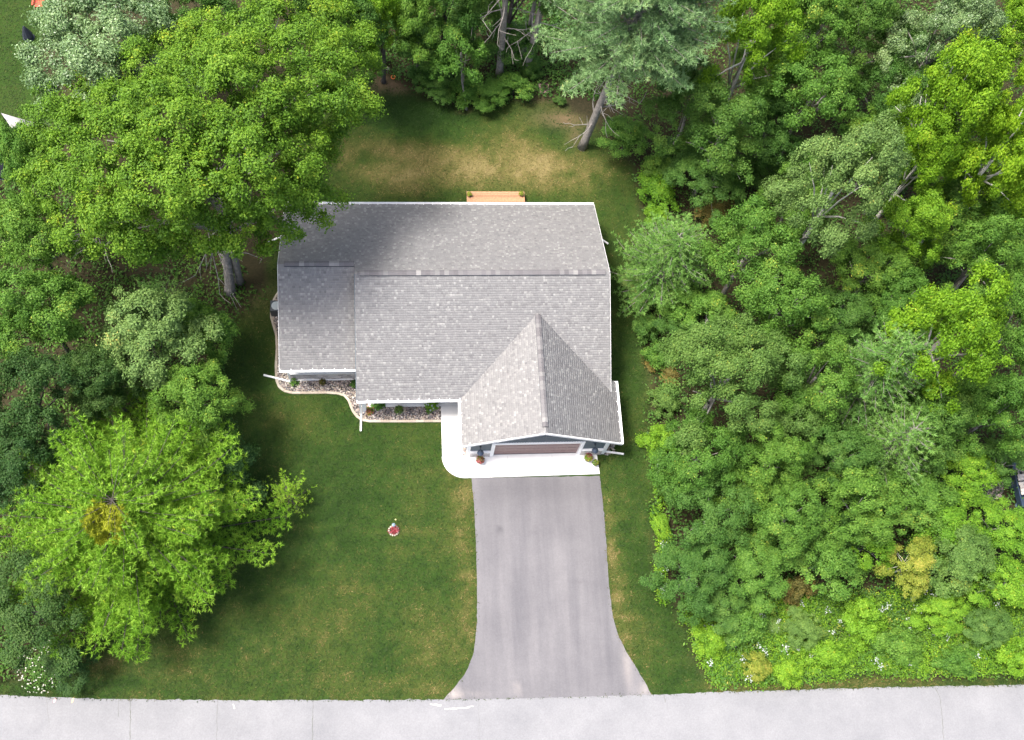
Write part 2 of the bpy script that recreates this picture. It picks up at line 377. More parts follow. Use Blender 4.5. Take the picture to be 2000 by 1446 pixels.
def arc(c, r, a0, a1, n=10): return [(c[0] + r * math.cos(math.radians(a0 + (a1 - a0) * i / n)), c[1] + r * math.sin(math.radians(a0 + (a1 - a0) * i / n))) for i in range(n + 1)]
PATH = [(-4.6, -4.0), (-4.6, -6.0), (-.37, -6.0), (-.37, -9.1)] + arc((.93, -9.1), 1.32, 180, 270) + [(8.72, -10.36), (8.62, -8.6), (.98, -8.6), (.98, -4.0)]
path = sheet('path', PATH, -.1, .07, M['concrete'])
jm = plain('joint_grey', (.35, .35, .35), .9, .1)  # plain grey for the joint strips between the concrete slabs
for a, b in (((-.36, -7.4), (.9, -7.4)), ((-.36, -8.7), (.9, -8.7)), ((.95, -9.15), (.95, -10.4)), ((3.4, -9.15), (3.4, -10.4)), ((6.0, -9.15), (6.0, -10.4)), ((-.36, -6.0), (.9, -6.0)), ((-2.4, -6.0), (-2.4, -4.1))):
    MB().beam((a[0], a[1], .0715), (b[0], b[1], .0715), .012, .006).build('joint', jm, path)
crack_m = plain('crack_filler', (.10, .105, .085), .95, .3, 20)
def ribbon(pts, w, z, seed):
    rg = np.random.RandomState(seed); V = []; F = []
    P = jitter_edge(np.array(pts), .12, .012, seed)
    for i, p in enumerate(P):
        t = P[min(i + 1, len(P) - 1)] - P[max(i - 1, 0)]; t = t / np.linalg.norm(t); nrm = np.array([-t[1], t[0]]); ww = w * rg.uniform(.3, 1)
        V += [(*(p + nrm * ww / 2), z), (*(p - nrm * ww / 2), z)]
        if i: F.append((2 * i - 2, 2 * i - 1, 2 * i + 1, 2 * i))
    return np.array(V), np.array(F)
for k, (pl, w) in enumerate([([(255, 1366), (254, 1446), (254, 1500)], .035), ([(425, 1368), (423, 1446)], .025), ([(612, 1368), (610, 1420), (612, 1500)], .03), ([(92, 1366), (96, 1420)], .012), ([(232, 1367), (231, 1400)], .02),
                             ([(1826, 1342), (1835, 1362), (1840, 1400), (1846, 1500)], .03), ([(935, 1368), (936, 1446)], .012), ([(1297, 1357), (1299, 1372)], .05)]):
    V, F = ribbon(GP(pl), w, .0205, 50 + k); np_obj('crack', V, F, crack_m, road)
for nm, u, v, w, h, c in (('paint_mark', 107, 1369, 5, 7, (.75, .30, .33)), ('paint_mark', 142, 1368, 4, 8, (.85, .52, .22))):
    p = G(u, v); k = pxm(p); rg = random.Random(u)
    MB().prism([(p[0] + w / k / 2 * math.cos(t) * rg.uniform(.7, 1.1) + math.sin(t) * .03, p[1] + h / k / 1.6 * math.sin(t) * rg.uniform(.8, 1.1)) for t in [i * .52 for i in range(12)]], .012, .0203).build(nm, plain(nm, c, .7, .2, 30), road)
pale_m = plain('sand_stain', (.40, .39, .37), .9, .2, 20)
for k, pl in enumerate([[(868, 1385), (905, 1383), (925, 1380)], [(840, 1375), (862, 1378)], [(455, 1375), (458, 1385)]]):
    V, F = ribbon(GP(pl), .1, .0208, 80 + k); np_obj('sand_streak', V, F, pale_m, road)

# ------------------------------------------------------------------ house
ZR, PI_, XL, XM, XR, YB, YL, YFL, YF = 5.4, .44, -9.451, -5.17, 9.285, 6.089, .786, -4.654, -6.527
XG, YGE, WL, WR, YGR, ZG = 5.11, -9.324, 4.455, 4.526, -5.55, 4.481
ZL = ZR - PI_ * YL; YGS = -(ZR - ZG) / PI_
zA = lambda x, y: ZR - PI_ * y
zB = lambda x, y: ZR + PI_ * y
zC = lambda x, y: ZL - PI_ * (YL - y)
zD = lambda x, y: ZG - PI_ * (XG - x)
zE = lambda x, y: ZG - PI_ * (x - XG)
YV = (zE(XR, 0) - ZR) / PI_
pA = [(XL, YB), (XR, YB), (XR, 0), (XM, 0), (XM, YL), (XL, YL)]
pB = [(XM, 0), (XR, 0), (XR, YF), (XM, YF)]
pC = [(XL, YL), (XM, YL), (XM, YFL), (XL, YFL)]
pD = [(XG - WL, YGE), (XG, YGE), (XG, YGS), (XG - WL, YF)]
pE = [(XG, YGE), (XG + WR, YGE), (XG + WR, YGR), (XR, YGR), (XR, YV), (XG, YGS)]
house = empty('house', (0, 0, 0), 'single storey house with grey shingle gable roof, white trim and attached garage', 'house')
# bodies
wl = MB(); wl.box(-9.19, 9.0, -4.11, 5.75, -.2, 2.5); wl.build('wall', M['siding'], house)
GX0, GX1, GY = 1.02, 9.05, -9.11
g = MB(); g.box(GX0, 2.38, GY, GY + .2, .0, 2.36); g.build('wall', M['siding'], house)
g = MB(); g.box(7.62, GX1, GY, GY + .2, .0, 2.36); g.build('wall', M['siding'], house)
g = MB(); g.box(2.38, 7.62, GY, GY + .2, 2.26, 2.36); g.build('wall', M['siding'], house)
g = MB(); g.box(GX0, GX0 + .2, GY + .2, -4.11, 0, 2.36); g.build('wall', M['siding'], house)
g = MB(); g.box(GX1 - .2, GX1, GY + .2, -4.11, 0, 2.36); g.build('wall', M['siding'], house)
tri = lambda y0, y1, x0, x1, zb, zt, xm: MB().add([(x0, y0, zb), (x1, y0, zb), (xm, y0, zt), (x0, y1, zb), (x1, y1, zb), (xm, y1, zt)], [(0, 1, 2), (5, 4, 3), (0, 3, 4, 1), (1, 4, 5, 2), (2, 5, 3, 0)])
gable = tri(GY, GY + .2, GX0 - .3, GX1 + .35, 2.361, 4.28, XG).build('gable_wall', M['siding'], house)
for i in range(56):
    x = GX0 - .2 + i * .148; zt = ZG - .22 - PI_ * abs(x - XG)
    if zt > 2.42: MB().box(x - .022, x + .022, GY - .024, GY + .002, 2.363, zt).build('batten', M['siding'], gable)
for xs, y0, y1, ym, zb, zt in ((-9.19, -4.1, 5.74, YL, 2.5, 4.85), (8.8, -6.2, 5.74, 0, 2.5, 5.2)):
    MB().add([(xs, y0, zb), (xs, y1, zb), (xs, ym, zt), (xs + .2, y0, zb), (xs + .2, y1, zb), (xs + .2, ym, zt)], [(0, 2, 1), (3, 4, 5), (0, 1, 4, 3), (1, 2, 5, 4), (2, 0, 3, 5)]).build('gable_wall', M['siding'], house)
MB().add([(XM + .12, YL, ZL - .2), (XM + .12, YFL, zC(0, YFL) - .2), (XM + .12, YFL, zB(0, YFL) - .1), (XM + .12, 0, ZR - .12), (XM + .12, YL, ZL - .1),
          (XM + .25, YL, ZL - .2), (XM + .25, YFL, zC(0, YFL) - .2), (XM + .25, YFL, zB(0, YFL) - .1), (XM + .25, 0, ZR - .12), (XM + .25, YL, ZL - .1)],
         [(0, 1, 2, 3, 4), (9, 8, 7, 6, 5), (0, 5, 6, 1), (1, 6, 7, 2), (2, 7, 8, 3), (3, 8, 9, 4), (4, 9, 5, 0)]).build('gable_wall', M['siding'], house)
# roof decks with white edge, shingles in courses, ridge caps
def roof_plane(poly, zf, axis, eave, ridge, seed):
    T = .16
    roof = MB().prism(poly, lambda x, y: zf(x, y) - T, lambda x, y: zf(x, y) - .022).build('roof', M['white'], house)
    rg = np.random.RandomState(seed); e = .135 * math.cos(math.atan(PI_)); sgn = 1 if ridge > eave else -1
    V = []; F = []; tint = []
    nC = int(abs(ridge - eave) / e) + 1
    for c in range(nC):
        v0 = eave + sgn * c * e; v1 = v0 + sgn * (e + .015); vm = v0 + sgn * e / 2
        if (vm - ridge) * sgn > 0: break
        if (v1 - ridge) * sgn > 0: v1 = ridge
        xs = []
        for i in range(len(poly)):
            a, b = poly[i - 1], poly[i]
            va, vb = (a[1], b[1]) if axis == 'x' else (a[0], b[0]); ua, ub = (a[0], b[0]) if axis == 'x' else (a[1], b[1])
            if (va > vm) != (vb > vm): xs.append(ua + (ub - ua) * (vm - va) / (vb - va))
        if len(xs) < 2: continue
        lo, hi = min(xs), max(xs); u = lo - rg.uniform(0, .2)
        row = rg.normal(0, .04)
        while u < hi:
            w = rg.choice([.10, .13, .15, .17, .21]) + rg.uniform(-.01, .01)
            a, b = max(lo, u), min(hi, u + w - .006); u += w
            t = rg.rand()
            if t < .10: b = min(b, a + .15); u = b + .006
            if b - a < .02: continue
            tv = .45 + rg.normal(0, .13) + row
            if t < .085: tv = rg.uniform(.80, 1.0)
            elif t < .22: tv = rg.uniform(.7, .84)
            elif t < .3: tv = rg.uniform(.1, .3)
            up = .017 if rg.rand() < .5 else .009; vl = v0 - sgn * (.012 if up > .01 else .002) ; k = len(V)
            def pt(uu, vv, h): x, y = (uu, vv) if axis == 'x' else (vv, uu); V.append((x, y, zf(x, y) + h))
            pt(a, vl, up - .008); pt(b, vl, up - .008); pt(b, v1, -.012); pt(a, v1, -.012); pt(a, vl, -.02); pt(b, vl, -.02)
            F.append((k, k + 1, k + 2, k + 3)); F.append((k + 4, k + 5, k + 1, k)); tint += [tv] * 6
    np_obj('shingles', V, F, M['shingle'], roof, {'tint': np.clip(tint, 0, 1)})['kind'] = 'stuff'
    # gentle dark sheet under the courses
    MB().prism([(x, y) for x, y in poly], lambda x, y: zf(x, y) - .0215, lambda x, y: zf(x, y) - .0185).build('underlay', M['roof_deck'], roof)
    return roof
rA = roof_plane(pA, zA, 'x', YB, 0, 1); rB = roof_plane(pB, zB, 'x', YF, 0, 2); rC = roof_plane(pC, zC, 'x', YFL, YL, 3)
rD = roof_plane(pD, zD, 'y', XG - WL, XG, 4); rE = roof_plane(pE, zE, 'y', XG + WR, XG, 5)
def cap_mesh(L, w=.15):
    dz = PI_ * w; t = .03
    V = []
    for x, lift in ((0, .012), (L + .02, 0)):
        V += [(x, -w, -dz + lift), (x, 0, lift), (x, w, -dz + lift), (x, -w, -dz + t + lift), (x, -.02, t + lift - .006), (x, .02, t + lift - .006), (x, w, -dz + t + lift)]
    F = [(3, 10, 11, 4), (4, 11, 12, 5), (5, 12, 13, 6), (0, 1, 2, 6, 5, 4, 3), (7, 10, 3, 0)[::-1], (9, 2, 6, 13)[::-1], (13, 12, 11, 10, 7, 8, 9)]
    m = MB(); m.add(V, F); return m.mesh('ridge_cap', M['cap'])
cm = cap_mesh(.26, .16)
def caps(roof, p0, p1):
    p0, p1 = np.array(p0, float), np.array(p1, float); L = np.linalg.norm(p1 - p0); n = int(L / .26)
    ang = math.atan2(p1[1] - p0[1], p1[0] - p0[0])
    t_ = (p1 - p0) / L; w_ = np.array([-t_[1], t_[0], 0]); m = MB()
    for sg in (-1, 1):
        a_, b_ = p0 + w_ * sg * .145 - [0, 0, .145 * PI_ + .012], p1 + w_ * sg * .145 - [0, 0, .145 * PI_ + .012]; m.beam(a_, b_, .05, .06)
    m.build('ridge_vent', M['dark_metal'], roof)
    for i in range(n):
        o = link('ridge_cap', cm, roof); o.location = p0 + (p1 - p0) * i / n; o.rotation_euler = (0, 0, ang)
caps(rB, (XM + .28, 0, ZR + .055), (XR - .28, 0, ZR + .055)); caps(rC, (XL + .35, YL, ZL + .055), (XM - .05, YL, ZL + .055)); caps(rD, (XG, YGE + .35, ZG + .055), (XG, YGS - .15, ZG + .055))
# gutters with straps
def gutter(a, b, out, skip=()):
    a, b = np.array(a, float), np.array(b, float); t = (b - a) / np.linalg.norm(b - a); o = np.array(out, float)
    m = MB(); c = a + o * .065
    m.beam(a + o * .012, b + o * .012, .012, .11); m.beam(a + o * .125, b + o * .125, .012, .11); m.beam(a + o * .068 + (0, 0, -.05), b + o * .068 + (0, 0, -.05), .104, .012)
    m.beam(a + o * .13 + (0, 0, .056), b + o * .13 + (0, 0, .056), .03, .01)
    g_ = m.build('gutter', M['white'], house); L = np.linalg.norm(b - a); n = max(2, int(L / .55))
    for i in range(n + 1):
        p = a + t * (.03 + (L - .06) * i / n)
        MB().beam(p - o * .06 + (0, 0, .075), p + o * .14 + (0, 0, .068), .035, .012).build('strap', M['white'], g_)
gutter((XM, YF, zB(0, YF) - .06), (XG - WL, YF, zB(0, YF) - .06), (0, -1, 0))
gutter((XL, YFL, zC(0, YFL) - .06), (XM, YFL, zC(0, YFL) - .06), (0, -1, 0))
gutter((XL, YB, zA(0, YB) - .06), (XR, YB, zA(0, YB) - .06), (0, 1, 0))
gutter((XG - WL, YF - .14, zD(XG - WL, 0) - .06), (XG - WL, YGE, zD(XG - WL, 0) - .06), (-1, 0, 0))
gutter((XG + WR, YGR, zE(XG + WR, 0) - .06), (XG + WR, YGE, zE(XG + WR, 0) - .06), (1, 0, 0))
for xe, ze in ((XG - WL - .1, zD(XG - WL - .1, 0)), (XG + WR + .1, zE(XG + WR + .1, 0))):
    MB().beam((XG, YGE - .026, ZG - .085), (xe, YGE - .026, ze - .085), .046, .2).build('rake_board', M['white'], house)
for x, pts_ in ((XR + .016, [(YB, zA(0, YB)), (0, ZR), (YV, zB(0, YV))]), (XL - .016, [(YB, zA(0, YB)), (YL, ZL), (YFL, zC(0, YFL))])):
    for (ya, za), (yb, zb) in zip(pts_[:-1], pts_[1:]):
        MB().beam((x, ya, za - .1), (x, yb, zb - .1), .016, .17).build('rake_board', M['white'], house)
MB().beam((XM - .016, 0, ZR - .1), (XM - .016, YF, zB(0, YF) - .1), .026, .17).build('rake_board', M['siding'], house)  # dark siding colour here stands in for the shadow line at the roof step
# garage front trim, door, ledge, stone
D0, D1, DH = 2.56, 7.44, 2.13
def trim(x0, x1, y0, y1, z0, z1): return MB().box(x0, x1, y0, y1, z0, z1).build('trim', M['white'], house)
trim(D0 - .2, D0, GY - .06, GY + .1, .0, DH); trim(D1, D1 + .2, GY - .06, GY + .1, .0, DH); trim(D0 - .2, D1 + .2, GY - .063, GY + .1, DH, DH + .2)
trim(GX0 - .03, GX0 + .17, GY - .035, GY + .1, 0, 2.355); trim(GX1 - .17, GX1 + .03, GY - .035, GY + .1, 0, 2.355)
door = empty('garage_door_root', (5, GY + .09, 0)) if False else None
gd = MB().box(D0 + .001, D1 - .001, GY + .115, GY + .14, .07, DH - .002).build('garage_door', M['door_brown'], house)
for r_ in range(4):
    z0 = .075 + r_ * .513
    s_ = MB(); s_.box(D0 + .004, D1 - .004, GY + .075, GY + .1149, z0, z0 + .503); s_.build('door_section', M['door_brown'], gd)
    for c_ in range(8):
        x0 = D0 + .08 + c_ * .597
        MB().box(x0, x0 + .5, GY + .062, GY + .0748, z0 + .07, z0 + .43).build('door_panel', M['door_brown'], gd)
MB().box(D0 + .01, D1 - .01, GY + .05, GY + .113, .0702, .0745).build('weather_strip', M['dark_metal'], gd)
rg = np.random.RandomState(4)
def stone_face(x0, x1, y, z0, z1, parent):
    z = z0
    while z < z1 - .03:
        h = min(rg.choice([.09, .12, .16]), z1 - z); x = x0
        while x < x1 - .02:
            w = min(rg.uniform(.16, .42), x1 - x); d = rg.uniform(.03, .075)
            MB().box(x + .004, x + w - .004, y - d, y, z + .004, z + h - .004).build('stone', M['stone'], parent); x += w
        z += h
for x0, x1 in ((GX0 + .17, D0 - .2), (D1 + .2, GX1 - .17)):
    b_ = MB().box(x0 + .001, x1 - .001, GY - .022, GY - .001, .0, .9).build('stone_base', plain('mortar', (.4, .39, .38), .9, .1), house)
    stone_face(x0 + .002, x1 - .002, GY - .0225, .07, .9, b_)
    MB().box(x0 - .001, x1 + .001, GY - .13, GY - .001, .901, .99).build('ledge', M['white'], house)
b_ = MB().box(-9.18, -4.2, -4.135, -4.1105, .0, .9).build('stone_base', M['stone'], house)
stone_face(-9.18, -5.0, -4.1355, .1, .9, b_)
MB().box(-9.2, -4.2, -4.23, -4.111, .901, .98).build('ledge', M['white'], house); MB().box(-9.2, -4.7, -4.27, -4.136, -.02, .1).build('foundation_ledge', M['white'], house)
# barn lamps
for x in (1.72, 8.26):
    lm = MB().lathe((x, GY - .03, 1.9), [(.06, -.02), (.06, .02)], 12).build('wall_lamp', M['dark_metal'], house)
    MB().tube([(x, GY - .03, 1.9), (x, GY - .2, 2.0), (x, GY - .33, 1.98), (x, GY - .36, 1.88)], .02, 6).build('arm', M['dark_metal'], lm)
    MB().lathe((x, GY - .36, 1.72), [(.19, 0), (.17, .03), (.1, .11), (.05, .16), (.04, .2)], 16).build('shade', plain('lamp_blue', (.035, .048, .075), .35, .1), lm)
# porch post, downspouts and drain pipes
MB().box(-4.93, -4.7, -6.33, -6.1, .0, 2.42).build('porch_post', M['white'], house, bevel=.01)
MB().box(.7, .9, -6.33, -6.13, .071, 2.42).build('porch_post', M['white'], house, bevel=.01)
def pipe(path_):
    m = MB(); P = [np.array(p, float) for p in path_]
    for a, b in zip(P[:-1], P[1:]):
        d = (b - a) / np.linalg.norm(b - a); m.beam(a - d * .04, b + d * .04, .1, .075, (0, 0, 1) if abs(d[2]) < .9 else (0, 1, 0))
    return m.build('downspout', M['white'], house)
def gp(u, v, z): return tuple(G(u, v, z))
pipe([(-8.95, -4.75, 2.5), (-9.08, -4.35, 2.2), (-9.08, -4.35, .12), gp(516, 733, .1)])
pipe([(-5.0, -6.62, 2.4), (-5.0, -6.42, 2.15), (-5.0, -6.42, .12), gp(704.5, 841, .1)])
pipe([(9.66, -9.15, 2.3), (9.12, -9.02, 2.05), (9.12, -9.02, .12), gp(1217, 887, .1)])
pipe([(-9.3, 6.15, 2.5), (-9.28, 5.7, 2.2), (-9.28, 5.7, .12), gp(526, 473, .12)])
pipe([(9.1, 6.15, 2.5), (9.1, 5.9, 2.2), (9.1, 5.9, .12), gp(1187, 476, .12)])

# ------------------------------------------------------------------ rock bed with concrete edging
CURB = GP([(862, 822), (790, 822.5), (722, 822.5), (708, 820), (697, 813), (689, 802), (685, 792), (681, 781), (673, 772), (660, 768), (640, 766.5), (600, 767), (570, 767), (555, 763), (545, 755), (540, 742), (539, 715), (541, 680), (540, 655), (535, 638), (530, 620), (530, 600), (535, 585), (543, 572), (552, 562)], .08)
bed = [tuple(p) for p in CURB] + [(-9.19, 1.6), (-9.19, -4.11), (-4.6, -4.11), (-4.6, -6.0), (-.37, -6.0)]
soil = sheet('rock_bed', bed, -.03, .02, plain('bed_fabric', (.06, .055, .05), .95, .3, 10))
edging = empty('bed_edging', (CURB[0][0], CURB[0][1], 0), 'tan concrete edging curving round the rock bed beside the lawn', 'edging')
seg = []; acc = 0
C = jitter_edge(CURB, .06, 0, 1); Ls = np.r_[0, np.cumsum(np.linalg.norm(np.diff(C, axis=0), axis=1))]
nb = int(Ls[-1] / .5)
for i in range(nb):
    ss = np.linspace(Ls[-1] * i / nb + .004, Ls[-1] * (i + 1) / nb - .004, 6)
    Q = np.c_[np.interp(ss, Ls, C[:, 0]), np.interp(ss, Ls, C[:, 1])]; T = np.gradient(Q, axis=0); T /= np.linalg.norm(T, axis=1)[:, None]; N = np.c_[-T[:, 1], T[:, 0]]
    m = MB(); V = []
    for q, n_ in zip(Q, N):
        for off, z in ((-.075, -.02), (-.075, .075), (-.045, .1), (.045, .1), (.075, .075), (.075, -.02)): V.append((*(q + n_ * off), z))
    F = [(6 * a + b, 6 * a + (b + 1) % 6, 6 * a + 6 + (b + 1) % 6, 6 * a + 6 + b) for a in range(5) for b in range(6)] + [(5, 4, 3, 2, 1, 0), tuple(30 + k for k in range(6))]
    m.add(V, F).build('edging_block', M['curb'], edging)
OCT = np.array([(1, 0, 0), (0, 1, 0), (-1, 0, 0), (0, -1, 0), (0, 0, 1), (0, 0, -1), (.7, .7, .45), (-.7, .7, .45), (-.7, -.7, .45), (.7, -.7, .45)])
OF = np.array([(4, 6, 7), (4, 7, 8), (4, 8, 9), (4, 9, 6), (0, 1, 6), (1, 7, 6), (1, 2, 7), (2, 8, 7), (2, 3, 8), (3, 9, 8), (3, 0, 9), (0, 6, 9)])
def gravel(name, poly, n, r0, r1, seed, z=.02, label=None):
    rg = np.random.RandomState(seed); poly = np.array(poly); lo, hi = poly.min(0), poly.max(0)
    P = lo + rg.rand(n * 4, 2) * (hi - lo); P = P[in_poly(P, poly)][:n]; k = len(P)
    S = rg.uniform(r0, r1, (k, 1)) * rg.uniform(.6, 1.3, (k, 3)); S[:, 2] *= .7
    th = rg.rand(k) * 6.28; c, s = np.cos(th)[:, None], np.sin(th)[:, None]
    L = OCT[None] * S[:, None, :] * rg.uniform(.8, 1.15, (k, 10, 1))
    X = L[..., 0] * c - L[..., 1] * s; Y = L[..., 0] * s + L[..., 1] * c
    V = np.stack([X + P[:, :1], Y + P[:, 1:], L[..., 2] + z + rg.uniform(0, .03, (k, 1))], -1).reshape(-1, 3)
    F = (OF[None] + (np.arange(k) * 10)[:, None, None]).reshape(-1, 3)
    o = np_obj(name, V, F, M['gravel'], None, {'tint': np.repeat(rg.rand(k), 10)}); tag(o, label, 'gravel', kind='stuff')
gravel('river_gravel', bed, 7500, .028, .06, 3, .03, 'mixed grey and pink river gravel filling the bed along the house')
gravel('pebble_patch', GP([(906, 872), (918, 872), (917, 891), (904, 891)]), 60, .05, .1, 4, .09, 'pinkish pebbles at the corner of the garage by the white path')
gravel('side_gravel', [(9.08, -9.2), (9.75, -9.2), (9.75, -6.4), (9.08, -6.4)], 500, .03, .07, 5, .01, 'grey gravel strip beside the right garage wall')
# ------------------------------------------------------------------ foliage machinery
def unit(v): return v / (np.linalg.norm(v, axis=-1, keepdims=True) + 1e-9)
def leaf_mesh(name, P, N, L, Wd, tint, mat, rg):
    n = len(P); t = unit(np.cross(N, rg.normal(size=(n, 3)))); b = np.cross(N, t)
    l = (L * rg.uniform(.7, 1.3, n))[:, None]; w = (Wd * rg.uniform(.7, 1.3, n))[:, None]
    V = np.stack([P - t * l / 2, P + b * w / 2 + t * l * .08, P + t * l / 2 - N * l * .12, P - b * w / 2 + t * l * .08], 1).reshape(-1, 3)
    F = np.arange(4 * n).reshape(-1, 4)
    return V, F, np.repeat(np.clip(tint, 0, 1), 4)
def crown_cloud(lobes, rg, dens, cr, low=-.45, core=.6):
    "every lobe carries small sprays with gaps between them; leaves sit on the upper shell of each spray"
    P = []; N = []; T = []
    for x, y, z, r in lobes:
        c0 = np.array([x, y, z]); nS = max(6, int(2.6 * (r / cr) ** 1.7)); d = unit(rg.normal(size=(nS * 3, 3))); d = d[d[:, 2] > low][:nS]
        lt = rg.normal(0, .06)
        for k in range(len(d)):
            c = c0 + d[k] * r * rg.uniform(.55, 1.18) * np.array([1, 1, .9]); sr = cr * rg.uniform(.5, 1.55)
            n = max(10, int(7.5 * sr * sr * dens)); e = unit(rg.normal(size=(n, 3)) + d[k] * .35 + [0, 0, .25])
            q = c + e * sr * np.clip(rg.normal(.80, .29, (n, 1)), .1, 1.6) * [1, 1, .72]
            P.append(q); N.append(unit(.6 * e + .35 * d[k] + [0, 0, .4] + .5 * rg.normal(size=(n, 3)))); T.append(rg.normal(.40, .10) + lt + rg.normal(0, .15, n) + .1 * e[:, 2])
    P = np.vstack(P); N = np.vstack(N); T = np.concatenate(T); keep = P[:, 2] > .05
    for x, y, z, r in lobes: keep &= (((P - [x, y, z]) / r) ** 2).sum(1) > core ** 2
    return P[keep], N[keep], T[keep]
def dome_lobes(c, rx, ry, z0, z1, lr, rg, ang=0, fill=1.0):
    n = max(5, int(fill * 1.15 * rx * ry / (lr * lr))); out = []
    ph = rg.rand() * 6.28
    for i in range(n):
        rho = math.sqrt((i + .5) / n) * rg.uniform(.9, 1.05); th = ph + i * 2.39996 + rg.normal(0, .18)
        wob = 1 + .14 * math.sin(3 * th + ph) + .09 * math.sin(5 * th + 2 * ph)
        k = min(1, rho); r = lr * rg.uniform(.62, 1.28) * (1.08 - .22 * k)
        a, b = rho * wob * (rx - lr * .7) * math.cos(th), rho * wob * (ry - lr * .7) * math.sin(th)
        x = a * math.cos(ang) - b * math.sin(ang); y = a * math.sin(ang) + b * math.cos(ang)
        z = z0 + (z1 - lr * .7 - z0) * (1 - k ** 2.0) ** .8 + rg.normal(0, lr * .3)
        out.append((c[0] + x, c[1] + y, max(z, r * .5), r))
    return out
def skeleton(root, base, lobes, rg, tr, mat, zt, nl=7, lean=(0, 0), name='trunk'):
    m = MB(); top = np.array([base[0] + lean[0], base[1] + lean[1], zt])
    b = np.array([base[0], base[1], -.05]); md = (b + top) / 2 + [rg.normal(0, .12), rg.normal(0, .12), 0]
    m.tube([b, b + (md - b) * .12, md, top], [tr * 1.45, tr * 1.02, tr * .8, tr * .5], 9)
    idx = rg.permutation(len(lobes))[:nl]
    for i in idx:
        e = np.array(lobes[i][:3]); s = b + (top - b) * rg.uniform(.45, .95); q = s + (e - s) * .5 + [0, 0, .1 * np.linalg.norm(e - s)]
        m.tube([s, q, e], [tr * .42, tr * .25, tr * .08], 6)
    return m.build(name, M[mat], root, smooth=True)

PROTO = {}
CLASSES = {'big': (4.6, 11.0, 3, .38, 260, (.12, .072)), 'mid': (3.1, 8.0, 5, .32, 300, (.112, .066)), 'small': (1.9, 5.0, 5, .25, 360, (.10, .06)), 'shrub': (.95, 1.6, 5, .18, 430, (.095, .056))}
def proto(cls, i):
    if (cls, i) not in PROTO:
        Rr, H, _, cr, dens, lf = CLASSES[cls]; rg = np.random.RandomState(7000 + 31 * i + len(cls))
        lobes = dome_lobes((0, 0), Rr, Rr, H * (.40 if cls != 'shrub' else .22), H, Rr * rg.uniform(.27, .34), rg)
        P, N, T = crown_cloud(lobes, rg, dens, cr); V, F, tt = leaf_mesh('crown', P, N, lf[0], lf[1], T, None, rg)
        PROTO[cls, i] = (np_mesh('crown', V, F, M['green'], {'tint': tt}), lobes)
    return PROTO[cls, i]
CNT = {}
def tree(kind, u, v, rx, ry, h, name, label, leaf=None, lr=None, dens=15, cr=.30, z0f=.42, bark='bark_dark', tr=None, seed=0, fill=1.0, base=None, nl=6, group=None, cat='tree', ang=0.0, mats=None):
    "u, v: where the crown's middle shows; rx, ry its half size there in photograph pixels; h height in metres; crowns of one size class share leaf meshes"
    rg = np.random.RandomState(1000 + seed); c = G(u, v, h * .72); k = pxm(c); RX, RY = rx / k * 1.1, ry / k * 1.18; Ra = (RX + RY) / 2
    cls = 'big' if Ra > 3.7 else 'mid' if Ra > 2.35 else 'small' if Ra > 1.35 else 'shrub'
    CNT[cls] = CNT.get(cls, -1) + 1; Rr, H, nv, *_ = CLASSES[cls]; me, pl = proto(cls, CNT[cls] % nv)
    b = np.array([*base, 0.]) if base is not None else np.array([c[0], c[1], 0.])
    root = empty(name, tuple(b), label, cat, group); th = rg.rand() * 2 * math.pi; mir = -1 if rg.rand() < .5 else 1
    # rotate first, then stretch along the world axes, so the outline keeps its surveyed half sizes
    A = np.diag([RX / Rr, RY / Rr, h / H]) @ np.array([[math.cos(th) * mir, -math.sin(th), 0], [math.sin(th) * mir, math.cos(th), 0], [0, 0, 1]])
    o = link('crown', me, root); o.matrix_local = Matrix([[*A[0], c[0] - b[0]], [*A[1], c[1] - b[1]], [*A[2], 0], [0, 0, 0, 1]])
    o.material_slots[0].link = 'OBJECT'; o.material_slots[0].material = M[kind]
    lobes = [(*(A @ np.array(l[:3]) + [c[0], c[1], 0]), l[3]) for l in pl]
    skeleton(root, b, lobes, rg, tr or max(.05, (.011 if bark == 'bark_white' else .016) * h), bark, h * .66, nl, (c[0] - b[0], c[1] - b[1]))
    return root, lobes, rg

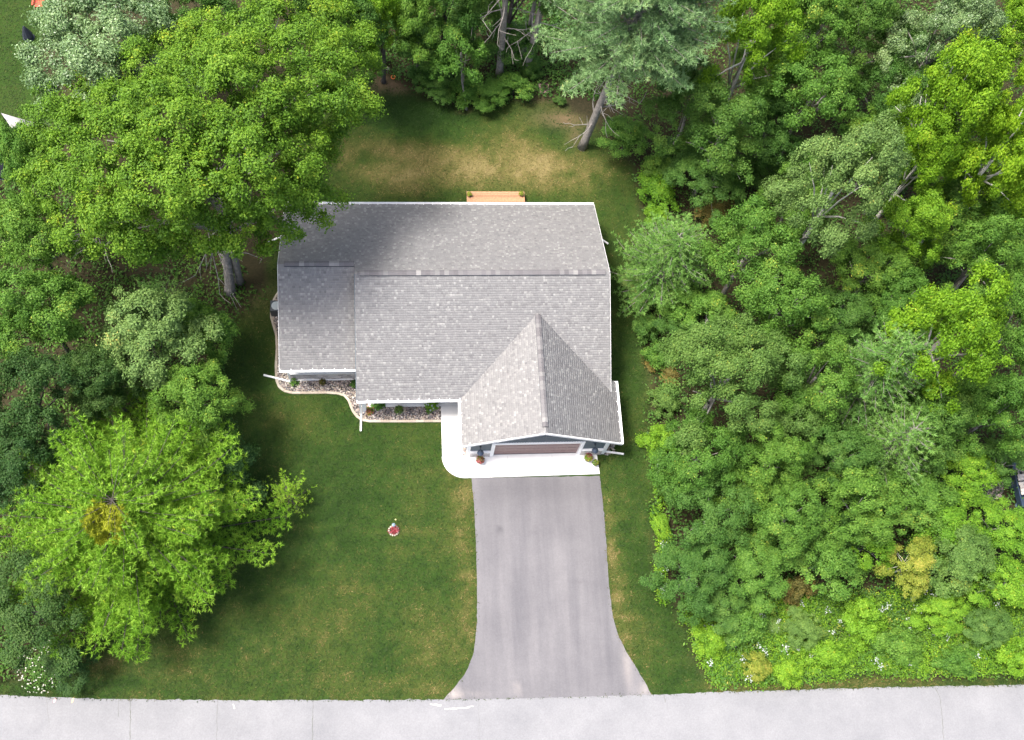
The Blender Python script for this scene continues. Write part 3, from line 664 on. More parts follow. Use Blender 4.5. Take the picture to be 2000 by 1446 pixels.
def tufts(C, Dn, rad, k, rg, tint):
    "needle puffs: k thin triangles round each centre, swept along its direction"
    n = len(C); d = unit(rg.normal(size=(n, k, 3)) + Dn[:, None] * .7 + [0, 0, .25]); L = rad * rg.uniform(.7, 1.2, (n, k, 1))
    s = unit(np.cross(d, rg.normal(size=(n, k, 3)))); w = L * .095
    p0 = C[:, None] + d * L * .12
    V = np.stack([p0 - s * w, p0 + s * w, C[:, None] + d * L], 2).reshape(-1, 3); F = np.arange(len(V)).reshape(-1, 3)
    T = np.repeat(np.clip(np.repeat(tint, k) + rg.normal(0, .1, n * k), 0, 1), 3)
    return V, F, T
def pine(base, h, R, z0, mat, name, label, seed, bark='bark', k=13, rad=.23, step=.22, whorl=.62, nb=6, droop=.0, top_exp=.8, tr=None, dead=None, yellow=None, up=.25, lean=(0, 0)):
    rg = np.random.RandomState(seed); base = np.array([base[0], base[1], 0.]); C = []; D = []; T = []
    root = empty(name, tuple(base), label, 'tree'); lean = np.array([lean[0], lean[1], 0])
    axis = lambda z: base + lean * (z / h) + [0, 0, z]
    tm = MB(); tr = tr or .016 * h
    tm.tube([axis(z) for z in (-.05, .05 * h, .3 * h, .6 * h, .9 * h, h * .99)], [tr * 1.3, tr, tr * .85, tr * .55, tr * .18, .02], 9)
    z = z0; w = 0
    while z < h * .97:
        f = (z - z0) / (h - z0); L0 = R * (1 - f) ** top_exp + .35
        for j in range(nb + (1 if rg.rand() < .4 else 0)):
            th = w * 1.1 + j * 2 * math.pi / nb + rg.normal(0, .22); L = L0 * rg.uniform(.64, 1.1)
            rise = (up + .55 * f) + rg.normal(0, .07); hd = np.array([math.cos(th), math.sin(th), 0]); n = max(4, int(L / .3))
            s = np.linspace(0, 1, n + 1); a0 = axis(z + rg.uniform(-.25, .25))
            path = a0 + hd * (s * L)[:, None] + np.array([0, 0, 1.]) * ((rise * s - droop * s * (1 - s) * 2 + .12 * s ** 3) * L * .6)[:, None]
            bt = rg.normal(.43, .09)
            tm.tube([path[0], path[n // 2], path[-1]], [.015 + .008 * L, .01 + .004 * L, .008], 5, False)
            side = np.array([-hd[1], hd[0], 0])
            for i in range(1, n + 1):
                if s[i] < (.28 if f < .55 else .08) and L > 1.2: continue
                tl = min(1.3, (.09 + .25 * (1 - s[i])) * L) * rg.uniform(.7, 1.2) if i < n else .3
                for sg in ((-1, 1) if i < n else (0,)):
                    dr = unit(hd * .85 + side * sg * rg.uniform(.6, 1.0) + [0, 0, rg.normal(.12, .1)]); m = max(1, int(tl / step))
                    for q in range(m):
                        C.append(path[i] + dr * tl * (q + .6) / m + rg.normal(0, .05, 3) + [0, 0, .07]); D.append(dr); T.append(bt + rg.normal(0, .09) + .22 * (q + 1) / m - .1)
        z += whorl * rg.uniform(.8, 1.2) * (1 - .35 * f); w += 1
    C = np.array(C); D = np.array(D); T = np.array(T)
    ye = None
    if yellow is not None:
        ye = (np.linalg.norm((C - np.array(yellow[:3]))[:, :2], axis=1) < yellow[3]) & (C[:, 2] > yellow[2] - .9)
        V, F, tt = tufts(C[ye], D[ye], rad, k, rg, np.clip(T[ye] + .1, 0, 1)); np_obj('yellowing_spray', V, F, M['gold'], root, {'tint': tt})['label'] = 'yellowed needles'
        C, D, T = C[~ye], D[~ye], T[~ye]
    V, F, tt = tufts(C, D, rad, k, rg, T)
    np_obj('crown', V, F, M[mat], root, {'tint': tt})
    tm.build('trunk', M[bark], root, smooth=True)
    if dead: dead_branches(root, axis, dead[0], dead[1], dead[2], dead[3], rg)
    return root
def dead_branches(root, axis, za, zb, n, L, rg):
    for i in range(n):
        z = za + (zb - za) * (i + rg.rand()) / n; th = rg.rand() * 6.28; l = L * rg.uniform(.5, 1.2); a = axis(z)
        hd = np.array([math.cos(th), math.sin(th), rg.uniform(-.1, .3)]); m = MB(); pts_ = [a + hd * l * s + [rg.normal(0, .05 * l * s), rg.normal(0, .05 * l * s), -.12 * l * s * s] for s in (0, .35, .7, 1)]
        m.tube(pts_, [.042, .03, .02, .009], 5, False)
        for s in range(4):
            q = pts_[1 + s % 3]; e = q + (hd * .5 + rg.normal(0, .55, 3)) * l * .35; m.tube([q, (q + e) / 2 + rg.normal(0, .04, 3), e], [.02, .014, .007], 4, False)
        m.build('dead_branch', M['bark'], root)

def plant(kind, x, y, z, r, h, name, label, seed, leaf=(.12, .07), n=160, group=None, cat='plant', stem='green', extra=None):
    rg = np.random.RandomState(seed); root = empty(name, (x, y, z), label, cat, group)
    d = unit(rg.normal(size=(n, 3))); d[:, 2] = abs(d[:, 2]); rr = rg.uniform(.45, 1, (n, 1))
    P = np.array([x, y, z + .03]) + d * rr * [r, r, h]; N = unit(d + [0, 0, .7] + rg.normal(0, .45, (n, 3)))
    V, F, tt = leaf_mesh('leaves', P, N, leaf[0], leaf[1], rg.normal(.45, .2, n), None, rg); np_obj('foliage', V, F, M[kind], root, {'tint': tt})
    m = MB()
    for i in range(5):
        e = P[rg.randint(n)]; m.tube([(x, y, z - .02), (x + (e[0] - x) * .4, y + (e[1] - y) * .4, z + h * .5), tuple(e)], [.012, .009, .004], 5, False)
    m.build('stem', M['bark_dark'], root)
    if extra:
        k2, n2, lf = extra; d = unit(rg.normal(size=(n2, 3))); d[:, 2] = abs(d[:, 2]) * .7 + .3
        P = np.array([x, y, z + .05]) + d * [r, r, h] * rg.uniform(.85, 1.1, (n2, 1)); V, F, tt = leaf_mesh('f', P, unit(d + [0, 0, .8]), lf, lf * .8, rg.normal(.5, .2, n2), None, rg); np_obj('flowers', V, F, M[k2], root, {'tint': tt})['kind'] = 'stuff'
    return root
# ------------------------------------------------------------------ plants in the rock bed, pots, deck, yard things
def at(u, v, z=0): p = G(u, v, z); return p[0], p[1]
def bedplant(u, v, kind, r, h, name, label, seed, **k):
    x, y = at(u, v, .1); return plant(kind, x, y, .05, r, h, name, label, seed, group='plants in the rock bed', **k)
bedplant(574, 748, 'green', .32, .35, 'perennial', 'small green perennial in the gravel near the left corner of the bed', 1, n=110)
bedplant(630, 747, 'rust', .24, .35, 'barberry', 'round dark brown shrub in gravel below the left wing', 2, n=220, leaf=(.07, .05))
bedplant(692, 752, 'deep', .3, .5, 'leafy_shrub', 'dark green shrub half hidden by the roof edge in the bed corner', 3, n=150)
bedplant(738, 789, 'green', .42, .45, 'hosta', 'broad leaved green plant next to the white porch post', 4, n=130, leaf=(.26, .15))
bedplant(722, 803, 'yellow', .3, .28, 'daylily', 'yellow and red leaved low plant beside the drain pipe', 5, n=120, leaf=(.16, .05), extra=('flower_r', 40, .07))
bedplant(779, 801, 'olive', .3, .4, 'boxwood', 'round dark olive shrub in the middle of the porch bed', 6, n=420, leaf=(.06, .04))
bedplant(843, 790, 'bright', .45, .5, 'variegated_hosta', 'large green and white hosta near the white path', 7, n=150, leaf=(.30, .14), extra=('flower_w', 26, .16))
bedplant(838, 803, 'deep', .2, .25, 'perennial', 'small dark perennial in gravel below the variegated hosta', 8, n=80)
def flower_pot(u, v, r, h, name, label, seed, kind, z=.07, extra=None, n=240, group='potted flowers by the garage door'):
    x, y = at(u, v, z + h); root = empty(name, (x, y, z), label, 'flower pot', group)
    MB().lathe((x, y, z), [(r * .6, 0), (r * .68, .02), (r * .9, h * .9), (r, h * .93), (r, h), (r * .88, h), (r * .86, h - .04)], 20).build('pot', M['pot'], root, smooth=False)
    rg = np.random.RandomState(seed)
    d = unit(rg.normal(size=(n, 3))); d[:, 2] = abs(d[:, 2]); P = np.array([x, y, z + h - .03]) + d * [r * 1.25, r * 1.25, r * 1.0] * rg.uniform(.6, 1, (n, 1))
    V, F, tt = leaf_mesh('l', P, unit(d + [0, 0, .5] + rg.normal(0, .4, (n, 3))), .09, .06, rg.normal(.45, .2, n), None, rg); np_obj('foliage', V, F, M[kind], root, {'tint': tt})
    for k2, n2, lf in extra or ():
        ph = rg.rand() * 6.28; d = unit(rg.normal(size=(n2, 3)) + [math.cos(ph) * .9, math.sin(ph) * .9, 0]); d[:, 2] = abs(d[:, 2]) * .8 + .2
        P = np.array([x, y, z + h]) + d * [r * 1.3, r * 1.3, r * 1.05] * rg.uniform(.9, 1.08, (n2, 1)); V, F, tt = leaf_mesh('f', P, unit(d + [0, 0, .6]), lf, lf * .9, rg.normal(.5, .2, n2), None, rg); np_obj('flowers', V, F, M[k2], root, {'tint': tt})['kind'] = 'stuff'
    return root
flower_pot(938, 898, .2, .38, 'flower_pot', 'dark pot of green and pink flowers left of the garage door', 21, 'olive', extra=(('flower_r', 60, .06), ('flower_m', 60, .06)))
flower_pot(1149, 894, .2, .4, 'flower_pot', 'large pot of red and orange flowers right of the garage door', 22, 'bright', extra=(('flower_r', 90, .06), ('yellow', 50, .06)))
flower_pot(1163, 904, .15, .3, 'flower_pot', 'small pot of yellow green flowers at the right end of the white apron', 23, 'olive', extra=(('yellow', 50, .06), ('rust', 30, .06)))
# air conditioner beside the left wall
x, y = at(541, 603, .4); ac = empty('air_conditioner', (x, y, 0), 'dark air conditioner unit beside the left wall inside the curved edging', 'air conditioner')
MB().box(x - .35, x + .35, y - .35, y + .35, .06, .8).build('housing', plain('ac_grey', (.05, .06, .07), .5, .2, 10), ac, bevel=.02)
MB().lathe((x, y, .803), [(.28, 0), (.28, .02), (.24, .03), (.05, .04)], 20).build('fan_guard', plain('ac_light', (.35, .4, .42), .4, .1), ac)
MB().box(x - .42, x + .42, y - .42, y + .42, .0, .059).build('base_pad', M['concrete'], ac)
for i in range(9): MB().box(x - .365, x - .352, y - .32 + i * .072, y - .29 + i * .072, .12, .72).build('louvre', M['dark_metal'], ac)
# wooden deck behind the house
DZ = .42; dl, dr = G(911, 373, DZ), G(1024, 373, DZ); DY0 = 5.77
deck = empty('wooden_deck', ((dl[0] + dr[0]) / 2, (dl[1] + DY0) / 2, 0), 'small orange cedar deck behind the house against the back wall', 'deck')
yy = DY0; k = 0
rgd = random.Random(3)
while yy < dl[1] - .05:
    o = MB().box(dl[0] + rgd.uniform(-.006, .006), dr[0] + rgd.uniform(-.006, .006), yy, yy + .134, DZ - .035, DZ + rgd.uniform(-.002, .002)).build('board', M['deck'], deck, bevel=.004); yy += .141
MB().box(dl[0] + .01, dr[0] - .01, DY0, yy - .03, DZ - .2, DZ - .0355).build('joist_frame', M['deck'], deck)
for px_ in (dl[0] + .1, dr[0] - .2):
    for py_ in (DY0 + .1, yy - .2): MB().box(px_, px_ + .09, py_, py_ + .09, -.05, DZ - .2).build('post', M['deck'], deck)
for i, (u, v, lab) in enumerate(((917, 379, 'yellow green potted plant on the left back corner of the cedar deck'), (1018, 378, 'yellow green potted plant on the right back corner of the cedar deck'))):
    flower_pot(u, v, .14, .2, 'deck_pot', lab, 31 + i, 'yellow', DZ + .002, n=130, group='potted plants on the deck')
# round flower bed with lantern on the front lawn
x, y = at(769, 1036, .1); fb = empty('flower_ring', (x, y, 0), 'small round bed of red flowers ringed with pale stones on the front lawn', 'flower bed', None)
for i in range(14):
    t = i * 2 * math.pi / 14; MB().lathe((x + .27 * math.cos(t), y + .27 * math.sin(t), .0), [(.03, 0), (.06, .03), (.055, .06), (.02, .085)], 7).build('stone', M['curb'], fb)
rg = np.random.RandomState(9); P = np.c_[rg.normal(x, .12, 150), rg.normal(y, .12, 150), rg.uniform(.06, .24, 150)]
V, F, tt = leaf_mesh('f', P, unit(rg.normal(size=(150, 3)) + [0, 0, 1]), .1, .07, rg.rand(150), None, rg); np_obj('flowers', V, F, M['flower_r'], fb, {'tint': tt})['kind'] = 'stuff'
MB().lathe((x, y, -.02), [(.22, 0), (.22, .04), (.1, .06)], 16).build('mulch', plain('mulch', (.09, .05, .04), .95, .3, 20), fb)
x, y = at(769, 1030, .05); ln = empty('garden_lantern', (x, y, 0), 'small pale blue garden lantern standing behind the red flower ring', 'lantern')
MB().tube([(x, y, -.05), (x, y, .42)], .018, 8).build('post', M['dark_metal'], ln)
MB().lathe((x, y, .42), [(.07, 0), (.08, .02), (.08, .16), (.1, .17), (.02, .24)], 12).build('lantern_head', plain('lantern_blue', (.2, .28, .34), .3, .15), ln)
x, y = at(776, 1020, 0); fs = empty('yellow_flower_stalk', (x, y, 0), 'tall stalk with pale yellow bud beside the garden lantern', 'flower')
MB().tube([(x, y, -.02), (x - .03, y + .01, .22), (x - .09, y + .03, .4)], [.012, .01, .006], 6).build('stalk', plain('stalk_green', (.12, .22, .04), .6), fs)
MB().lathe((x - .09, y + .03, .38), [(.012, 0), (.05, .04), (.045, .09), (.01, .12)], 8).build('bud', plain('bud_yellow', (.6, .58, .25), .6), fs)
# sapling on the lawn (young pine) with mulch ring
bx, by = at(568, 979)
pine((bx, by), 2.6, 1.05, .35, 'needle_y', 'pine_sapling', 'young green pine sapling standing alone on the left front lawn', 301, 'bark_dark', 12, .15, .12, .38, 5, tr=.04)
# back yard: fire pit slab, orange ring, small sign, stake
x, y = at(1062, 173, .05); fp = empty('fire_pit', (x, y, 0), 'square pink paver pad with a dark fire bowl at the wood edge', 'fire pit')
for i in range(3):
    for j in range(3): MB().box(x - .36 + i * .242, x - .36 + i * .242 + .236, y - .36 + j * .242, y - .36 + j * .242 + .236, -.02, .07 + .004 * ((i + j) % 2)).build('paver', M['terracotta'], fp)
MB().lathe((x + .04, y + .02, .075), [(.1, 0), (.2, .05), (.26, .16), (.27, .18), (.23, .18), (.15, .08)], 18).build('bowl', plain('rust_bowl', (.07, .03, .03), .7, .3, 15), fp)
x, y = at(768, 151, .05); og = empty('orange_ring', (x, y, 0), 'small orange ring lying on bare soil beneath the back trees', 'ring')
m = MB(); n = 24; m.tube([(x + .13 * math.cos(i * 2 * math.pi / n), y + .13 * math.sin(i * 2 * math.pi / n), .05) for i in range(n + 1)], .035, 8, False); m.build('hoop', plain('orange_plastic', (.75, .22, .04), .5, .1), og)
x, y = at(757, 133, .6); sg = empty('small_sign', (x, y, 0), 'small pale yellow marker sign on a stake in dark brush', 'sign')
MB().box(x - .015, x + .015, y - .01, y + .01, -.05, .5).build('stake', M['bark'], sg); MB().box(x - .11, x + .11, y - .026, y - .011, .45, .7).build('plate', plain('sign_cream', (.6, .58, .36), .5, .05), sg)
x, y = at(1030, 196, 0); st = empty('plant_stake', (x, y, 0), 'thin pale stake leaning at the lawn edge left of the fire pit', 'stake')
MB().tube([(x, y, -.05), (x + .06, y + .08, .85)], [.016, .012], 6).build('rod', plain('stake_tan', (.5, .48, .33), .7), st)

# neighbour's yard on the left edge
tp = [G(*q) for q in ((2, 221, 2.2), (36, 231, 2.3), (68, 240, 2.2), (62, 250, 1.7), (22, 250, 1.5), (14, 238, 1.9))]
tr_ = empty('shade_sail', tuple(np.mean(tp, 0) * [1, 1, 0]), 'pale triangular shade tarp stretched beside the oak at the left edge', 'tarp')
c_ = np.mean(tp, 0) + [0, 0, -.12]; V = [tuple(p) for p in tp] + [tuple(c_)] + [tuple(p - [0, 0, .015]) for p in tp] + [tuple(c_ - [0, 0, .015])]
F = [((i + 1) % 6, i, 6) for i in range(6)] + [(7 + i, 7 + (i + 1) % 6, 13) for i in range(6)]
MB().add(V, F).build('cloth', plain('tarp_cloth', (.55, .52, .52), .8, .1, 2), tr_, smooth=True)
for p in (tp[0], tp[4], tp[2]): MB().tube([(p[0], p[1], -.05), (p[0], p[1], p[2])], .03, 6).build('pole', M['dark_metal'], tr_)
def cover(u, v, r, h, name, label, cat, col):
    x, y = at(u, v, h * .4); root = empty(name, (x, y, 0), label, cat)
    MB().lathe((x, y, 0), [(r, 0), (r * 1.02, h * .25), (r * .75, h * .5), (r * .35, h * .85), (r * .1, h)], 9).build('cover', plain(name, col, .5, .3, 6), root)
    MB().lathe((x, y, -.02), [(r * 1.15, 0), (r * 1.15, .05)], 12).build('base', M['dark_metal'], root)
cover(52, 65, .33, 1.1, 'covered_grill', 'dark covered barbecue on the neighbour lawn beside the blue green tree', 'grill', (.03, .035, .05))
x, y = at(75, 5, .5); ch = empty('lawn_chair', (x, y, 0), 'red lawn chair at the top left beside the blue green tree', 'chair')
rd = plain('chair_red', (.5, .06, .03), .5, .1)
MB().box(x - .3, x + .3, y - .28, y + .25, .36, .41).build('seat', rd, ch)
MB().beam((x, y + .27, .4), (x, y + .45, 1.0), .6, .04, (0, 1, 0)).build('backrest', rd, ch)
for i in (-1, 1):
    MB().box(x + i * .34 - .05, x + i * .34 + .05, y - .3, y + .28, .56, .6).build('armrest', rd, ch)
    for j in (-.26, .2): MB().box(x + i * .29 - .03, x + i * .29 + .03, y + j, y + j + .06, -.02, .36).build('leg', rd, ch)
cover(-4, 330, .55, .9, 'covered_wood_pile', 'dark covered pile at the left edge below the pale tarp', 'pile', (.04, .04, .055))
# trailer with lumber at the right edge
x, y = at(2012, 940, .8); tl = empty('utility_trailer', (x, y, 0), 'dark blue trailer loaded with weathered boards at the right edge', 'trailer')
tb = plain('trailer_blue', (.02, .035, .06), .4, .3, 8)
MB().box(x - .95, x + 1.6, y - 1.6, y + 1.3, .45, .55).build('bed', tb, tl)
for a in ((x - .95, x - .88, y - 1.6, y + 1.3), (x + 1.53, x + 1.6, y - 1.6, y + 1.3)): MB().box(*a, .551, .95).build('side', tb, tl)
MB().box(x - .879, x + 1.529, y - 1.6, y - 1.53, .551, .95).build('side', tb, tl)
for i in range(2):
    wx = x - 1.08 if i == 0 else x + 1.62
    w_ = MB(); w_.tube([(wx, y, .32), (wx + .13, y, .32)], .32, 18); w_.build('wheel', M['dark_metal'], tl)
MB().beam((x + .3, y - 1.5, .5), (x + .3, y - 2.7, .5), .1, .08).build('tongue', tb, tl)
lum = piece_mat('weathered_board', [(0, (.2, .18, .16)), (.5, (.33, .30, .27)), (1, (.45, .42, .38))], .85, 8, .3)
rgt = random.Random(5); stack_ = empty('lumber_stack', (x, y, .55), 'stack of weathered grey boards lying in the trailer', 'lumber')
for i in range(7):
    a = rgt.uniform(-.12, .12); yy = y - .75 + i * .22
    MB().beam((x - .85, yy - a, .98 + .03 * (i % 3)), (x + 1.4, yy + a, .98 + .03 * (i % 2)), .18, .04).build('board', lum, stack_)
    MB().beam((x - .8 + i * .3, y - .7, .6), (x - .8 + i * .3, y + .9, .6), .12, .09).build('board', lum, stack_)
x, y = at(1998, 984, .5); bk = empty('storage_tub', (x, y, 0), 'pale blue plastic tub in front of the trailer at the right edge', 'tub')
MB().lathe((x, y, 0), [(.22, 0), (.3, .4), (.33, .42), (.33, .45), (.28, .45), (.25, .2)], 14).build('tub', plain('tub_blue', (.3, .45, .65), .4, .1), bk)
gravel('gravel_heap', GP([(1912, 968), (1930, 920), (1955, 905), (1962, 935), (1955, 970), (1925, 985)]), 900, .03, .08, 15, .03, 'patch of grey gravel near the trailer at the right')

# ------------------------------------------------------------------ trees
def outline_tree(poly, zlo, zhi, base, kind, name, label, seed, lobe_px=60, lr=1.25, depth=120, leaf=(.135, .082), dens=165, cr=.40, bark='bark', tr=.3, nl=12, trunks=None):
    "crown whose outline was surveyed from above; lobes stand at their own heights on a dome"
    rg = np.random.RandomState(seed); poly = np.array(poly, float); lo, hi = poly.min(0), poly.max(0); pts_ = []
    for t in range(6000):
        q = lo + rg.rand(2) * (hi - lo)
        if in_poly(q[None], poly)[0] and all(np.hypot(*(q - p)) > lobe_px * .78 for p in pts_): pts_.append(q)
    lobes = []
    sd = sdist(np.array(pts_), poly)
    for q, s in zip(pts_, sd):
        if s < lobe_px * .28: continue
        z = zlo + (zhi - zlo) * min(1, s / depth) ** .62 + rg.normal(0, .5); p = G(q[0], q[1], z); lobes.append((*p, lr * rg.uniform(.72, 1.25)))
    root = empty(name, (base[0], base[1], 0), label, 'tree')
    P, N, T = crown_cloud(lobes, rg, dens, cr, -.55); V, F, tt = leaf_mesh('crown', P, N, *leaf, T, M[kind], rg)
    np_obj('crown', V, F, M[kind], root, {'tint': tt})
    c = np.mean([l[:2] for l in lobes], 0)
    skeleton(root, base, lobes, rg, tr, bark, zlo + (zhi - zlo) * .3, nl, (c[0] - base[0], c[1] - base[1]))
    for b2 in trunks or ():
        skeleton(root, b2, lobes, rg, tr * .75, bark, zlo + (zhi - zlo) * .35, nl, ((c[0] - b2[0]) * .5, (c[1] - b2[1]) * .5))
    return root, lobes, rg
oak, ol, rg = outline_tree([(60, 270), (110, 180), (190, 160), (235, 105), (300, 70), (365, 55), (410, 15), (480, -25), (590, -20), (680, 35), (735, 100), (735, 180), (705, 250), (640, 275), (645, 350), (635, 410), (610, 480), (550, 465), (520, 500), (440, 490), (410, 500), (350, 480), (330, 520), (240, 520), (190, 480), (130, 450), (70, 370)],
                   6.5, 15.5, tuple(G(450, 570)[:2]), 'oak', 'oak_tree', 'huge bright yellow green oak whose crown overhangs the left roof corner', 41, 51, 1.15, 130, trunks=[tuple(G(468, 552)[:2])])
dead_branches(oak, lambda z: np.array([*G(455, 560)[:2], 0]) + [-.06 * z, .02 * z, z], 3.0, 6.5, 9, 3.4, rg)
bo = np.array([*G(200, 560)[:2], 0]); dead_branches(oak, lambda z: bo + [.2 * z, .1 * z, z], 3.5, 6.0, 8, 2.6, rg)
# left side
tree('blue', 205, 88, 200, 125, 13, 'silver_maple', 'grey green maple behind the oak at the top left', seed=2, leaf=(.16, .11), dens=17)
tree('deep', 385, 35, 100, 75, 9.5, 'maple_tree', 'dark green tree between the grey green maple and the oak at the top', seed=33)
tree('deep', 560, -30, 130, 70, 13, 'maple_tree', 'dark green tree behind the oak at the top edge', seed=3)
tree('green', 45, 320, 55, 105, 10, 'ash_tree', 'narrow mid green tree left of the oak below the pale tarp', seed=4)
tree('green', 60, 470, 110, 90, 9, 'ash_tree', 'green tree at the left edge under the oak', seed=5)
tree('green', 75, 610, 115, 95, 9.5, 'maple_tree', 'green maple at the left edge above the pine row', seed=6)
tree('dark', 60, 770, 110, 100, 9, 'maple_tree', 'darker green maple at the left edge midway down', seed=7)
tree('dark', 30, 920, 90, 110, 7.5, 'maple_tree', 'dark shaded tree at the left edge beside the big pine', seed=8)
tree('pale', 290, 660, 130, 100, 8.5, 'birch_clump', 'pale green broad tree below the oak trunk', seed=9, leaf=(.16, .10), mats=None)
tree('green', 405, 650, 75, 45, 5.5, 'serviceberry', 'light branched small tree reaching over the lawn right of the pale birch', seed=10, fill=.75, dens=12)
tree('green', 390, 785, 95, 85, 7.5, 'cherry_tree', 'mid green round tree above the big pine at the lawn edge', seed=11)
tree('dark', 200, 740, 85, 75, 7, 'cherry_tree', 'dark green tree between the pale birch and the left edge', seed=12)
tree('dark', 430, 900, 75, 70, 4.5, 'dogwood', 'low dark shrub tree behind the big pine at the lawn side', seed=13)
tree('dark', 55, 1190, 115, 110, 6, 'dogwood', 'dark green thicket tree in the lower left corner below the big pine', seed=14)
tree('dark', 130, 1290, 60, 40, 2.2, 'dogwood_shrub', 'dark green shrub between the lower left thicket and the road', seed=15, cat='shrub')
x, y = at(310, 600, 1.5)
pine((x, y), 3.6, 1.9, .4, 'needle_s', 'small_spruce', 'soft green small conifer under the oak next to its trunk', 302, 'bark_dark', 12, .18, .16, .42, 6, tr=.06)
ap = G(212, 970, 8.6)
pine((ap[0] + .2, ap[1] - .2), 9.0, 7.0, 1.3, 'needle_y', 'white_pine', 'large bright green white pine with yellow patch beside the front lawn', 303, 'bark_dark', 19, .24, .185, .42, 8, top_exp=.58, yellow=(*G(235, 1045, 5.8), .95))
x, y = at(85, 1300, .7)
plant('deep', x, y, 0, 1.3, 1.4, 'flowering_shrub', 'shrub covered with white flowers near the road in the lower left', 61, n=900, cat='shrub', extra=('flower_w', 170, .085))
# top edge and back yard woods
pb = G(1137, 288)
pine((pb[0], pb[1]), 19.5, 5.0, 9.4, 'needle_b', 'tall_white_pine', 'tall pale blue green white pine leaning over the back lawn', 304, 'bark', 22, .24, .205, .50, 8, top_exp=.55, tr=.26, dead=(2.2, 8.0, 16, 2.0), lean=(2.2, .9))
x, y = at(1215, 300, 1.5)
tree('green', 1225, 258, 60, 45, 3.2, 'bushy_shrub', 'low green bushy shrub at the foot of the tall pine', seed=71, leaf=(.14, .04), dens=22, cat='shrub')
for i, (u, v, lab) in enumerate(((975, 150, 'bare grey pine trunk with dead branches at the top centre'), (1027, 143, 'bare grey leaning trunk just left of the tall pale pine'), (1021, 110, 'thin dark trunk behind the bare grey trunks at the top'))):
    b = G(u, v); pine((b[0], b[1]), 17, 3.6, 11.0, 'needle_b', 'red_pine', lab, 310 + i, 'bark', 9, .26, .34, .9, 5, tr=.24 if i < 2 else .15, dead=(3.5, 11, 12 if i < 2 else 6, 2.4), lean=(-.4 if i == 0 else .9, .3))
sb = G(911, 214)
tree('green', 900, 95, 62, 62, 6.4, 'maple_sapling', 'slim young maple at the back lawn edge with a visible stem', seed=72, base=tuple(sb[:2]), bark='bark', tr=.075, leaf=(.16, .10), z0f=.5)
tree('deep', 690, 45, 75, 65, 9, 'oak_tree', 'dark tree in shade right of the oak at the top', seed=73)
tree('bright', 745, 30, 45, 50, 9, 'birch_tree', 'bright green birch crown at the top right of the oak', seed=74, leaf=(.14, .09))
tree('green', 815, 40, 60, 70, 8, 'maple_tree', 'mid green maple at the top edge left of the bare trunks', seed=75)
tree('deep', 815, 85, 60, 40, 4.5, 'understory_maple', 'dark low tree at the back of the lawn left of the sapling', seed=76)
tree('deep', 870, -40, 90, 70, 12, 'oak_tree', 'dark oak at the top edge behind the sapling', seed=77)
tree('deep', 1010, -60, 110, 60, 12, 'oak_tree', 'dark oak at the top edge behind the bare trunks', seed=78)
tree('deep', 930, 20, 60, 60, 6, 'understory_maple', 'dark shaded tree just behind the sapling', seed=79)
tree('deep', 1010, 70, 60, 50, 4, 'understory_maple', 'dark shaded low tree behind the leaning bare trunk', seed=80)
SH = [(850, 165, 45, 28, 1.6, 'deep'), (905, 175, 40, 26, 1.5, 'green'), (960, 180, 45, 26, 1.5, 'green'), (1005, 165, 40, 26, 1.5, 'green'), (1038, 128, 26, 20, 1.4, 'deep'), (822, 140, 30, 22, 1.6, 'deep'), (705, 88, 36, 18, 1.5, 'deep'), (1094, 196, 14, 8, .6, 'olive')]
WH = ['below the shaded maple', 'behind the sapling stem', 'right of the sapling stem', 'left of the fire pit', 'under the leaning bare trunk', 'left of the back lawn corner', 'behind the orange ring', 'beside the fire pit']
for i, (u, v, a, b, h, kd) in enumerate(SH):
    tree(kd, u, v, a, b, h, 'woodland_shrub', 'low green shrub at the back lawn edge ' + WH[i], seed=90 + i, dens=13, cr=.24, lr=.5, tr=.03, z0f=.25, cat='shrub', group='shrubs along the back lawn', fill=1.1)
